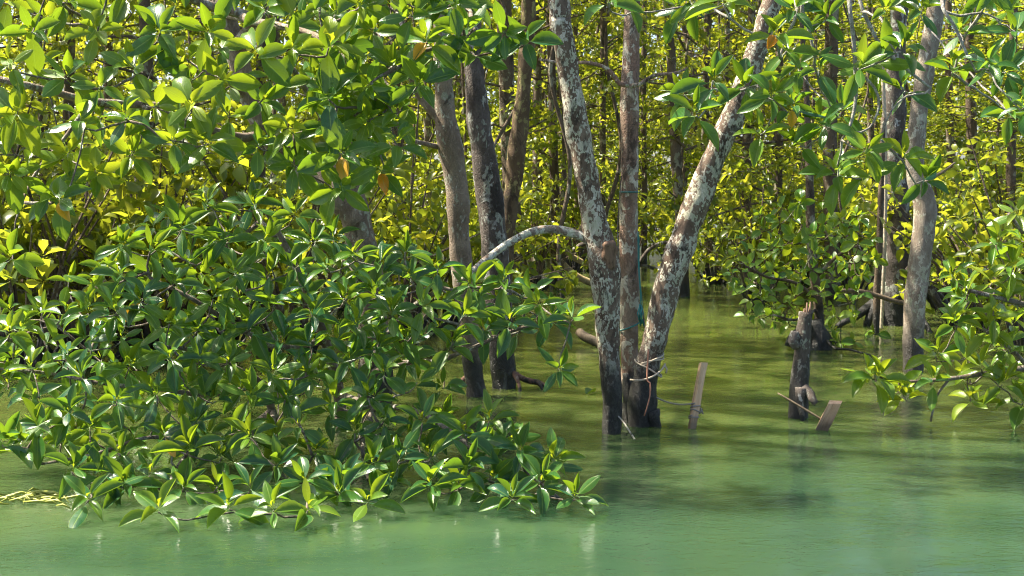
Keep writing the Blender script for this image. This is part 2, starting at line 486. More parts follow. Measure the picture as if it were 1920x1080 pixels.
class Leaves:
    """a list of leaves: base point, direction, upper-side normal, length, half width, tint"""
    def __init__(self):
        self.p, self.d, self.n, self.s, self.k = [], [], [], [], []
    def add(self, p, d, n, L, hw, tint):
        self.p.append(p); self.d.append(d); self.n.append(n); self.s.append((L, hw)); self.k.append(tint)
    def __len__(self):
        return len(self.p)
    def frames(self):
        d = np.array(self.d, dtype=float); n = np.array(self.n, dtype=float)
        d /= np.linalg.norm(d, axis=1)[:, None]
        x = np.cross(d, n); x /= np.linalg.norm(x, axis=1)[:, None] + 1e-9
        z = np.cross(x, d)
        return x, d, z
    def subset(self, idx):
        q = Leaves()
        for i in idx:
            q.add(self.p[i], self.d[i], self.n[i], self.s[i][0], self.s[i][1], self.k[i])
        return q
    def mesh(self, name, mat, tpls, seed=1, off=(0, 0, 0)):
        rng = np.random.default_rng(seed)
        x, d, z = self.frames()
        p = np.array(self.p, dtype=float) - np.array(off); s = np.array(self.s, dtype=float); k = np.array(self.k, dtype=float)
        pick = rng.integers(0, len(tpls), len(p))
        VV, UU, FF, KK = [], [], [], []
        base = 0
        for ti, (V, UV, F) in enumerate(tpls):
            ii = np.nonzero(pick == ti)[0]
            if not len(ii):
                continue
            L = s[ii, 0][:, None, None]; hw = s[ii, 1][:, None, None]
            W = p[ii][:, None, :] + V[None, :, 0:1] * hw * x[ii][:, None, :] + V[None, :, 1:2] * L * d[ii][:, None, :] + V[None, :, 2:3] * L * z[ii][:, None, :]
            # fold is measured in half widths, so scale that share of z back
            nv = len(V)
            VV.append(W.reshape(-1, 3))
            f = F[None] + (np.arange(len(ii)) * nv)[:, None, None] + base
            FF.append(f.reshape(-1, 4))
            UU.append(np.broadcast_to(UV[F.reshape(-1)], (len(ii), F.size, 2)).reshape(-1, 2))
            KK.append(np.repeat(k[ii], nv))
            base += nv * len(ii)
        V = np.concatenate(VV); F = np.concatenate(FF); U = np.concatenate(UU); K = np.concatenate(KK)
        me = bpy.data.meshes.new(name)
        me.vertices.add(len(V)); me.vertices.foreach_set('co', V.astype(np.float32).ravel())
        me.loops.add(F.size); me.loops.foreach_set('vertex_index', F.astype(np.int32).ravel())
        me.polygons.add(len(F)); me.polygons.foreach_set('loop_start', (np.arange(len(F)) * 4).astype(np.int32))
        me.polygons.foreach_set('loop_total', np.full(len(F), 4, dtype=np.int32))
        me.polygons.foreach_set('use_smooth', np.ones(len(F), dtype=bool))
        uv = me.uv_layers.new(name='UVMap'); uv.data.foreach_set('uv', U.astype(np.float32).ravel())
        a = me.attributes.new('tint', 'FLOAT', 'POINT'); a.data.foreach_set('value', K.astype(np.float32))
        me.materials.append(mat)
        me.update(calc_edges=True)
        return me

TINTS = [0.05, 0.18, 0.30, 0.42, 0.54, 0.66, 0.80, 0.90, 0.965, 0.99]
LEAFMESH = {}
def leaf_mesh(variant, tint):
    ti = min(range(len(TINTS)), key=lambda i: abs(TINTS[i] - tint))
    key = (variant, ti)
    if key not in LEAFMESH:
        q = Leaves(); q.add((0, 0, 0), (0, 1, 0), (0, 0, 1), 1.0, 1.0, TINTS[ti])
        LEAFMESH[key] = q.mesh('leaf', LEAF, [TPL8[variant]])
    return LEAFMESH[key]
def leaf_objects(leaves, parent, seed=3):
    rnd = random.Random(seed)
    x, d, z = leaves.frames() if len(leaves) else ([], [], [])
    off = np.array(parent.location)
    near = LIMBS.get(parent.name, [])     # each leaf belongs to the branch it grows closest to
    for i in range(len(leaves)):
        home = min(near, key=lambda e: float(np.min(np.sum((e[1] - leaves.p[i]) ** 2, axis=1))))[0] if near else parent
        o = bpy.data.objects.new('leaf', leaf_mesh(rnd.randrange(len(TPL8)), leaves.k[i]))
        L, hw = leaves.s[i]
        p = leaves.p[i] - off
        M = Matrix(((x[i][0] * hw, d[i][0] * L, z[i][0] * L, p[0]), (x[i][1] * hw, d[i][1] * L, z[i][1] * L, p[1]), (x[i][2] * hw, d[i][2] * L, z[i][2] * L, p[2]), (0, 0, 0, 1)))
        COL.objects.link(o)
        o.parent = home
        o.matrix_basis = M

def unit(v):
    v = np.asarray(v, float)
    return v / (np.linalg.norm(v) + 1e-12)
def rosette(out, rng, c, axis, size, pairs=4, tint=0.35, aspect=0.42, drop=0.07, zmin=None, old=None):
    axis = unit(axis)
    e1 = unit(np.cross(axis, [0.3, 0.9, 0.2])); e2 = np.cross(axis, e1)
    phi0 = rng.uniform(0, math.tau)
    for k in range(pairs):
        f = k / max(1, pairs - 1)
        for s in (0, 1):
            if rng.random() < drop * (1 - f):
                continue
            ang = R(104 - 70 * f + rng.uniform(-11, 11))
            phi = phi0 + k * math.pi * 0.5 + k * 0.25 + s * math.pi + rng.uniform(-.3, .3)
            rad = e1 * math.cos(phi) + e2 * math.sin(phi)
            d = axis * math.cos(ang) + rad * math.sin(ang)
            n = axis * math.sin(ang) - rad * math.cos(ang)
            d = unit(d + np.array([0, 0, -0.22 * (1 - f)]) + rng.normal(0, .045, 3))
            n = unit(n - d * (n @ d) + rng.normal(0, .12, 3))
            L = size * (1.0 - 0.34 * f) * rng.uniform(.84, 1.12)
            hw = L * aspect * 0.5 * (1 - 0.22 * f) * rng.uniform(.88, 1.12)
            p = np.asarray(c) + axis * (0.011 * k - 0.012) + rad * 0.003
            t = tint + 0.22 * f ** 2 + rng.uniform(-.13, .13)
            if zmin is not None and (p + d * L)[2] < zmin:
                d = unit([d[0], d[1], max(d[2], (zmin - p[2]) / L)])
            out.add(p, d, n, L, hw, float(np.clip(t, 0.02, 0.9)))
    # the pointed bud in the middle
    out.add(np.asarray(c) + axis * 0.012, axis, e1, size * 0.36, size * 0.022, 0.85)
    if old is not None:
        rad = unit(np.array([rng.uniform(-.6, .6), -0.55, -0.8]))
        out.add(np.asarray(c), rad, unit([0, -1, 0.35]), size * 0.75, size * 0.15, old)

def tufts(out, rng, C, A, size, pairs=3, tint=None, aspect=.48, drop=.2):
    """many small far tufts at once: centres C, axes A, sizes"""
    n = len(C)
    A = A / np.linalg.norm(A, axis=1)[:, None]
    e1 = np.cross(A, np.array([0.3, 0.9, 0.2])); e1 /= np.linalg.norm(e1, axis=1)[:, None]
    e2 = np.cross(A, e1)
    phi0 = rng.uniform(0, math.tau, n)
    for k in range(pairs):
        f = k / max(1, pairs - 1)
        for sd in (0, 1):
            ang = np.radians(104 - 66 * f + rng.uniform(-11, 11, n))[:, None]
            phi = (phi0 + k * (math.pi * .5 + .25) + sd * math.pi + rng.uniform(-.3, .3, n))[:, None]
            rad = e1 * np.cos(phi) + e2 * np.sin(phi)
            d = A * np.cos(ang) + rad * np.sin(ang)
            nn = A * np.sin(ang) - rad * np.cos(ang)
            d = d + np.array([0, 0, -.22 * (1 - f)]) + rng.normal(0, .08, (n, 3))
            d /= np.linalg.norm(d, axis=1)[:, None]
            L = size * (1 - .3 * f) * rng.uniform(.84, 1.12, n)
            keep = rng.random(n) > drop * (1 - f)
            t = np.clip(tint + .2 * f ** 2 + rng.uniform(-.12, .12, n), .02, .9)
            out.p += list((C + A * .01 * k)[keep]); out.d += list(d[keep]); out.n += list(nn[keep])
            out.s += list(np.stack([L, L * aspect * .5], 1)[keep]); out.k += list(t[keep])

def sample_poly(poly, n, mind, rng, given=()):
    poly = np.array(poly, float)
    lo, hi = poly.min(0), poly.max(0)
    pts = [tuple(g) for g in given]
    tries = 0
    while len(pts) < n and tries < 40000:
        tries += 1
        q = lo + rng.random(2) * (hi - lo)
        inside = False
        j = len(poly) - 1
        for i in range(len(poly)):
            if (poly[i][1] > q[1]) != (poly[j][1] > q[1]) and q[0] < (poly[j][0] - poly[i][0]) * (q[1] - poly[i][1]) / (poly[j][1] - poly[i][1]) + poly[i][0]:
                inside = not inside
            j = i
        if not inside:
            continue
        if all((q[0] - a) ** 2 + (q[1] - b) ** 2 > mind * mind for a, b in pts):
            pts.append((q[0], q[1]))
    return pts

def twig_network(name, skeleton, tips, axes, mat, parent, rng, r0=0.0033, sides=5):
    """joins every leaf tuft to the nearest wood with a bent twig"""
    nodes = [np.asarray(p) for p in skeleton]
    owner = [-1] * len(nodes)
    sk = np.array(nodes)
    dist = [float(np.min(np.linalg.norm(sk - t, axis=1))) for t in tips]
    order = np.argsort(dist)
    N = np.array(nodes)
    own = np.array(owner)
    tw = []
    for i in order:
        t = tips[i]
        dd = np.linalg.norm(N - t, axis=1)
        cost = dd + 0.25 * np.maximum(0, dist[i] * 0.0) + 0.4 * (dd < 0.07)
        j = int(np.argmin(cost))
        a = N[j]
        L = np.linalg.norm(t - a)
        end = t - unit(axes[i]) * 0.006
        c1 = a + (t - a) * 0.35 + rng.normal(0, .05, 3) * L + np.array([0, 0, -0.05 * L])
        c2 = end - unit(axes[i]) * min(0.10, L * 0.35)
        ts = np.linspace(0, 1, max(5, int(L / 0.05)))[:, None]
        cur = (1 - ts) ** 3 * a + 3 * (1 - ts) ** 2 * ts * c1 + 3 * (1 - ts) * ts ** 2 * c2 + ts ** 3 * end
        cur[1:-1] += rng.normal(0, .004, (len(cur) - 2, 3))
        tw.append([cur, own[j], 1])
        N = np.vstack([N, cur[1:-1]])
        own = np.concatenate([own, np.full(len(cur) - 2, len(tw) - 1)])
    for q in reversed(tw):
        if q[1] >= 0:
            tw[q[1]][2] += q[2]
    mb = MB()
    for cur, o, load in tw:
        mb.tube(cur, np.linspace(r0 * load ** 0.42 * 1.15, r0, len(cur)), sides)
    o = mb.build(name, mat, parent)
    o['kind'] = 'stuff'
    return o

def split_leaves(leaves, parent, limit=295, seed=1):
    """the leaves that show largest become parts of their own, the others one mass"""
    sc = []
    for i in range(len(leaves)):
        x, y, z = to_px(np.asarray(leaves.p[i]) + np.asarray(leaves.d[i]) * leaves.s[i][0] * 0.5)
        a = np.asarray(leaves.n[i]) @ unit(np.array([0, 0, CAMH]) - leaves.p[i])
        vis = -20 < x < 1940 and -20 < y < 1100
        sc.append((leaves.s[i][0] / z * (0.6 + 0.4 * abs(a)) * (1 / z) if vis else 0) + (10 if leaves.k[i] > 0.93 else 0))
    order = np.argsort(sc)[::-1]
    top = [int(i) for i in order[:limit] if sc[i] > 0]
    rest = [int(i) for i in order if int(i) not in set(top)]
    leaf_objects(leaves.subset(top), parent, seed)
    if rest:
        q = leaves.subset(rest)
        me = q.mesh('foliage', LEAF, TPL8 if len(rest) < 6000 else TPL5, seed, np.array(parent.location))
        o = bpy.data.objects.new('foliage', me)
        o['kind'] = 'stuff'
        link(o, parent)

# ------------------------------------------------------------------ water
def build_water():
    me = bpy.data.meshes.new('water')
    me.from_pydata([(-150, -8, 0), (150, -8, 0), (150, 300, 0), (-150, 300, 0)], [], [(0, 1, 2, 3)])
    me.materials.append(WATER)
    o = link(bpy.data.objects.new('water', me))
    o['kind'] = 'structure'
build_water()

CAMV = np.array([0, 0, CAMH])
def face_axis(p, up, fwd, rng, jit, side=(0, 0, 0)):
    t = unit(CAMV - p)
    return unit(np.array([0, 0, up]) + t * fwd + np.array(side) + rng.normal(0, jit, 3))

def foliage_group(parent, tips, skeleton, rng, size, up, fwd, jit, tint, twigmat, aspect=0.42, pairs=4, zmin=0.015, limit=295, seed=1, olds=(), r0=0.0033):
    """tips: (x, y, d) in photograph terms"""
    lv = Leaves(); pts, axes = [], []
    for (x, y, d) in tips:
        p = P(x, y, d)
        p[2] = max(p[2], 0.05)
        ax = face_axis(p, up, fwd, rng, jit)
        old = None
        for (ox, oy, ot) in olds:
            if (x - ox) ** 2 + (y - oy) ** 2 < 1:
                old = ot
        s = size * rng.uniform(.86, 1.12)
        rosette(lv, rng, p, ax, s, int(rng.choice([pairs - 1, pairs, pairs, pairs + 1])), tint + rng.uniform(-.24, .22), aspect, zmin=zmin, old=old)
        pts.append(p); axes.append(ax)
    twig_network('twigs', skeleton, pts, axes, twigmat, parent, rng, r0)
    split_leaves(lv, parent, limit, seed)

def shade_crown(parent, centre, spread, n, rng, size=0.15, skeleton=None, tint=0.4):
    """the part of a crown above the picture, placed and thickened to shade what is below"""
    lv = Leaves(); pts, axes = [], []
    for _ in range(n):
        v = rng.normal(0, 1, 3); v /= max(1.0, np.linalg.norm(v) / 1.3)
        p = np.asarray(centre) + v * np.asarray(spread)
        if to_px(p)[1] > -40 and abs(to_px(p)[0] - 960) < 1100:
            continue
        ax = unit(np.array([0, -0.1, 0.8]) + rng.normal(0, .4, 3))
        rosette(lv, rng, p, ax, size * rng.uniform(.85, 1.15), 4, tint + rng.uniform(-.1, .1))
        pts.append(p); axes.append(ax)
    if not pts:
        return
    twig_network('shade_crown_branches', skeleton, pts, axes, B_TWIG, parent, rng, 0.004)
    me = lv.mesh('crown', LEAF, TPL5, 5, np.array(parent.location))
    o = bpy.data.objects.new('crown', me); o['kind'] = 'stuff'
    link(o, parent)

# ------------------------------------------------------------------ three-stemmed tree in the middle
def build_centre_tree():
    rng = np.random.default_rng(11)
    d0 = depth_of_row(812)
    t = thing('mangrove_tree', G(1180, 800), 'three-stemmed mangrove with lichen-patched trunks, rope and blackened base', 'tree')
    s1, q1, r1 = limb('trunk', [(1147, 812, 36), (1147, 760, 37), (1143, 700, 37), (1142, 640, 42), (1140, 580, 52), (1136, 530, 58), (1130, 480, 58), (1122, 440, 52), (1108, 380, 46), (1094, 300, 46), (1080, 220, 44), (1064, 130, 42), (1052, 40, 40), (1042, -30, 38)], d0, B_A, t, seed=1.3, sink=True, rise=2.2, lean=(-.2, .3), rough=0.24, step=.018, sides=18)
    s2, q2, r2 = limb('trunk', [(1180, 735, 34), (1181, 690, 33), (1180, 620, 33), (1181, 540, 36), (1179, 450, 34), (1180, 360, 33), (1180, 270, 33), (1181, 200, 36), (1182, 100, 31), (1186, 20, 30), (1188, -30, 28)], depth_of_row(735), B_A2, t, seed=5.1, sink=True, rise=2.4, lean=(.1, .2), rough=0.13)
    d3 = depth_of_row(797)
    s3, q3, r3 = limb('trunk', [(1204, 797, 50.4), (1205, 750, 55.8), (1212, 705, 48.6), (1226, 650, 45.0), (1240, 590, 48.6), (1252, 530, 50.4), (1268, 480, 52.2), (1287, 430, 48.6), (1306, 380, 48.6), (1331, 310, 46.8), (1358, 250, 45.0), (1385, 190, 43.2), (1408, 130, 41.4), (1430, 60, 39.6), (1450, 0, 37.8), (1480, -60, 36.0)], d3, B_A, t, seed=9.7, sink=True, rise=1.4, lean=(.35, -.25), rough=0.24, step=.018, sides=18)
    # dark root mass between the stems, with a blunt spur
    b = MB()
    pts, rr = px_path([(1180, 800, 26), (1180, 770, 30), (1178, 735, 22), (1172, 700, 10)], d3 + .06)
    q, r = catmull([pts[0] + np.array([0, 0, -.3])] + pts, [rr[0]] + rr, .02)
    b.tube(q, r, 12, .25, 3.1, 16)
    pts, rr = px_path([(1222, 770, 30), (1226, 785, 26), (1230, 800, 22)], d3 - .03)
    q, r = catmull(pts + [pts[-1] + np.array([0.02, 0, -.2])], rr + [rr[-1]], .015)
    b.tube(q, r, 12, .3, 8.1, 20)
    b.build('root_flare', B_A, t)
    # broken branch stub facing the viewer
    st, rs = px_path([(1136, 512, 16), (1139, 500, 24, -.015), (1142, 484, 26, -.03), (1143, 468, 24, -.045), (1142, 457, 22, -.05), (1141, 452, 17, -.05)], d0 - .03)
    q, r = catmull(st, rs, .012)
    stub = MB().tube(q, r, 14, .55, 2.2, 42).build('broken_stub', CUTWOOD, t)
    # arching branch
    br, qb, rb = limb('branch', [(1126, 478, 22), (1112, 456, 19), (1085, 441, 17), (1040, 430, 16), (1000, 434, 16, -.05), (960, 452, 15, -.1), (925, 476, 14, -.15), (895, 500, 12, -.2), (868, 524, 10, -.25)], d0, B_ARCH, t, step=.02, sides=10, seed=4.4, rough=.12)
    b2, qb2, _ = limb('branch', [(1180, 160, 10), (1163, 158, 9), (1140, 130, 8), (1105, 118, 7), (1060, 118, 6, .1), (1010, 112, 5, .2)], d0 + 1.0, B_A2, t, step=.03, sides=7, seed=6)
    b3, qb3, _ = limb('branch', [(1182, 162, 10), (1200, 158, 8), (1225, 142, 7), (1265, 137, 6), (1290, 128, 5)], d0 + 1.0, B_A2, t, step=.03, sides=7, seed=7)
    limb('branch', [(1072, 68, 12), (1050, 62, 11), (1030, 58, 9)], d0 - .02, B_A, t, step=.015, sides=8, seed=2, rough=.2)
    # drooping pale branches on the right
    dl = 4.9
    limbs = [
        [(1520, -160, 22, .4), (1590, -110, 18, .2), (1592, 0, 9), (1600, 70, 8), (1604, 130, 8), (1604, 190, 7), (1594, 235, 6), (1578, 262, 5)],
        [(1590, -110, 15, .2), (1612, 0, 7), (1632, 50, 7), (1655, 90, 7), (1700, 130, 6), (1745, 165, 5)],
        [(1520, -160, 16, .4), (1503, 0, 8), (1510, 30, 7), (1520, 70, 6), (1528, 108, 5)],
        [(1480, -60, 16, .3), (1494, 20, 7), (1478, 60, 6), (1460, 110, 6), (1432, 152, 5), (1405, 165, 5), (1360, 178, 4)],
        [(1590, -110, 15, .3), (1745, -30, 8, .1), (1770, 20, 7), (1790, 50, 6), (1812, 100, 5), (1830, 135, 4)],
        [(1604, 130, 5), (1640, 165, 5), (1648, 200, 5), (1630, 240, 4), (1600, 248, 4), (1570, 235, 3)],
        [(1745, 165, 4), (1735, 175, 4), (1700, 180, 4), (1670, 210, 3), (1650, 260, 3)],
        [(1770, 20, 5), (1800, 30, 5), (1840, 24, 4), (1880, 40, 3)]]
    skel = []
    for i, l in enumerate(limbs):
        _, q, _ = limb('branch', l, dl, B_PALE, t, step=.03, sides=7, seed=20 + i, rough=.12)
        skel += list(q)
    tips = [(1455, 65), (1397, 165), (1282, 177), (1305, 215), (1337, 150), (1535, 132), (1610, 127), (1690, 95), (1787, 132), (1885, 135), (1485, 205), (1545, 232), (1500, 272), (1427, 250), (1625, 282), (1622, 327), (1695, 170), (1697, 296), (1732, 338), (1550, 35), (1830, 5), (1355, 4), (1640, 118), (1905, 60), (1855, 120), (1570, 330), (1445, 180), (1300, 4), (1180, 6), (1140, 2), (1490, 20), (1860, -20), (1920, 200), (1800, 60), (1475, 95), (1660, 20)]
    tips = [(x, y, dl + rng.uniform(-.25, .25)) for x, y in tips]
    olds = [(1455, 65, 0.985), (1485, 205, 0.955)]
    deeper = sample_poly([(1250, -60), (1960, -60), (1960, 230), (1740, 330), (1600, 300), (1480, 190), (1300, 110)], 8, 60, rng)
    tips += [(x, y, 5.6 + rng.uniform(0, .9)) for x, y in deeper]
    skel += list(q3[-40:]) + list(q2[-25:])
    foliage_group(t, tips, skel, rng, 0.150, .60, .75, .22, 0.28, B_PALE, .36, 4, olds=olds, seed=31)
    shade_crown(t, (0.0, 8.0, 3.9), (1.4, 1.2, .6), 130, rng, skeleton=list(q1[-40:]) + list(q2[-40:]) + list(q3[-30:]))
    return q1, q2, q3, r2, r3
A1, A2, A3, RA2, RA3 = build_centre_tree()

# ------------------------------------------------------------------ trunks standing behind the left bush
def build_left_trees():
    rng = np.random.default_rng(21)
    # --- tree whose branches hang over the left bush
    d1 = depth_of_row(765)
    t = thing('mangrove_tree', G(700, 765), 'leaning mangrove spreading broad glossy leaves above the dense left-hand bush', 'tree')
    _, qa, _ = limb('trunk', [(705, 765, 66), (700, 640, 62), (690, 520, 60), (672, 430, 56), (655, 360, 52), (640, 280, 46), (628, 200, 40), (622, 100, 34), (615, 0, 30), (605, -60, 28)], d1, B_TAN, t, seed=31, sink=True, rise=1.5, lean=(-.2, -.2))
    _, qb, _ = limb('trunk', [(668, 420, 40), (630, 375, 42), (585, 335, 38), (540, 300, 36), (500, 250, 36), (470, 190, 38), (445, 110, 40), (425, 40, 42), (405, -40, 40)], d1 - .05, B_TAN, t, seed=33, rise=1.4, lean=(-.5, -.3), rough=.2)
    skel = list(qa[-50:]) + list(qb[-70:])
    for i, l in enumerate([
        [(470, 190, 22), (430, 150, 16, -.2), (400, 120, 13, -.3), (388, 80, 12, -.4), (392, 170, 9, -.5)],
        [(500, 250, 24), (460, 258, 18, -.2), (420, 250, 16, -.4), (370, 236, 13, -.7), (320, 215, 10, -1.0), (270, 200, 8, -1.2)],
        [(440, 100, 30), (470, 40, 22, -.3), (430, 20, 20, -.5), (390, 10, 18, -.7), (300, -20, 14, -1.0), (180, -10, 10, -1.3)],
        [(420, 20, 24), (470, 38, 16, -.6), (520, 48, 14, -.8), (585, 64, 12, -1.0), (640, 100, 9, -1.3)],
        [(330, 200, 14, -.5), (240, 195, 14, -.7), (170, 190, 15, -.8), (100, 172, 14, -.9), (50, 160, 13, -1.0), (-40, 140, 12, -1.0)],
        [(640, 280, 18), (610, 230, 14, -.3), (580, 180, 11, -.7), (550, 130, 9, -1.0)],
        [(170, 190, 9, -.8), (120, 260, 8, -.9), (70, 320, 7, -1.0), (40, 380, 6, -1.1)]]):
        _, q, _ = limb('branch', l, d1, B_TAN, t, step=.03, sides=8, seed=40 + i, rough=.2)
        skel += list(q)
    poly = [(-60, -60), (620, -60), (640, 60), (650, 180), (640, 300), (560, 330), (470, 270), (330, 280), (250, 290), (180, 330), (100, 375), (30, 330), (-60, 320)]
    given = [(20, 485), (95, 370), (110, 375), (250, 130), (180, 60), (300, 60), (150, 225), (290, 200), (235, 220), (545, 245), (490, 190), (60, 60), (20, 120), (30, 215), (390, 60), (480, 95), (625, 355), (600, 20)]
    front = sample_poly(poly, 54, 64, rng, given)
    tips = [(x, y, 4.55 + 0.35 * rng.random() + (0.2 if y < 40 else 0)) for x, y in front]
    tips += [(x, y, 5.15 + 1.0 * rng.random()) for x, y in sample_poly(poly, 24, 66, rng)]
    olds = [(110, 375, .955)]
    foliage_group(t, tips, skel, rng, 0.148, .42, .92, .22, 0.38, B_TWIG, .42, 4, olds=olds, seed=51)
    shade_crown(t, (-2.6, 7.4, 3.7), (1.4, 1.1, .6), 90, rng, skeleton=skel)

    # --- pale forked trunk
    d2 = depth_of_row(742)
    t = thing('mangrove_tree', G(888, 742), 'tan mangrove trunk forking beside the dark trunk, leafy branches hanging from it', 'tree')
    _, qc, _ = limb('trunk', [(893, 742, 40), (887, 690, 38), (878, 600, 38), (868, 520, 40), (861, 440, 40), (857, 370, 42), (850, 310, 44), (842, 260, 46), (835, 215, 42), (831, 150, 36), (828, 60, 32), (822, -30, 28)], d2, B_TAN, t, seed=61, sink=True, rise=1.6, lean=(0, -.3))
    skel = list(qc[-60:])
    for i, l in enumerate([
        [(840, 235, 26), (822, 218, 24), (802, 198, 20), (785, 175, 16), (770, 140, 12, -.1), (760, 80, 9, -.3), (752, 20, 8, -.5)],
        [(846, 280, 14), (825, 276, 11), (800, 270, 9, -.1), (770, 262, 8, -.3), (740, 240, 7, -.6)],
        [(826, 0, 20), (860, -20, 14, -.6), (880, 20, 10, -1.0), (890, 60, 7, -1.2)],
        [(826, -10, 20), (760, -40, 14, -.5), (740, 10, 10, -1.0), (760, 60, 7, -1.3)]]):
        _, q, _ = limb('branch', l, d2, B_TAN, t, step=.03, sides=8, seed=70 + i, rough=.15)
        skel += list(q)
    given = [(890, 105), (880, 60), (945, 60), (985, 75), (800, 78), (770, 30), (715, 320), (745, 270), (640, 350), (735, 130), (700, 60), (850, 5), (640, 290), (690, 160), (745, 210)]
    tips = [(x, y, 4.5 + .3 * rng.random()) for x, y in sample_poly([(600, -60), (880, -60), (880, 40), (800, 120), (775, 190), (765, 260), (720, 310), (650, 340), (610, 300), (610, 100)], 40, 52, rng, given)]
    tips += [(x, y, 5.2 + .8 * rng.random()) for x, y in sample_poly([(600, -60), (900, -60), (870, 60), (760, 180), (740, 260), (650, 300), (620, 200)], 30, 45, rng)]
    olds = [(715, 320, .985), (800, 78, .95), (640, 290, .955)]
    foliage_group(t, tips, skel, rng, 0.150, .42, .92, .22, 0.28, B_TWIG, .42, 4, olds=olds, seed=52)
    shade_crown(t, (-1.0, 6.6, 4.0), (1.2, 1.0, .6), 65, rng, skeleton=skel)

    # --- dark trunk with its prop roots
    d3 = depth_of_row(727)
    t = thing('mangrove_tree', G(944, 727), 'thick dark grey-blotched mangrove trunk with reddish prop roots in the water', 'tree')
    _, qd, _ = limb('trunk', [(945, 727, 44), (942, 690, 46), (936, 600, 48), (931, 520, 50), (926, 440, 52), (918, 370, 50), (908, 300, 46), (899, 240, 44), (892, 180, 40), (888, 110, 38), (884, 40, 36), (880, -30, 34)], d3, B_DARK, t, seed=81, sink=True, rise=2.4, lean=(0, .2))
    for i, l in enumerate([
        [(955, 690, 12), (965, 702, 10, -.1), (973, 720, 8, -.15), (976, 742, 7, -.18)],
        [(955, 695, 13), (985, 712, 11, -.02), (1008, 717, 10, -.03), (1022, 724, 8, -.05), (1030, 738, 7, -.06)],
        [(1006, 716, 8, -.03), (1014, 724, 7, -.08), (1018, 738, 6, -.1)],
        [(885, 702, 8, .0), (868, 712, 10, -.05), (858, 735, 9, -.1)]]):
        limb('prop_root', l, d3 + .05, ROOT_RED, t, step=.02, sides=8, seed=90 + i, rough=.18)
    shade_crown(t, (-.7, 8.2, 4.3), (1.4, 1.2, .55), 150, rng, skeleton=list(qd[-30:]))

    # --- slim mossy trunk that crosses behind
    d4 = depth_of_row(655)
    t = thing('mangrove_tree', G(948, 655), 'slim mossy brown trunk slanting up just behind the dark trunk', 'tree')
    _, qe, _ = limb('trunk', [(946, 655, 32), (946, 560, 31), (948, 470, 30), (955, 400, 29), (964, 330, 31), (972, 260, 33), (979, 190, 31), (986, 110, 28), (992, 30, 26), (996, -30, 24)], d4, B_MOSS, t, seed=101, sink=True, rise=2.0, lean=(.2, .2), rough=.24)
    shade_crown(t, (.6, 9.6, 4.7), (1.4, 1.2, .55), 150, rng, skeleton=list(qe[-30:]))
build_left_trees()

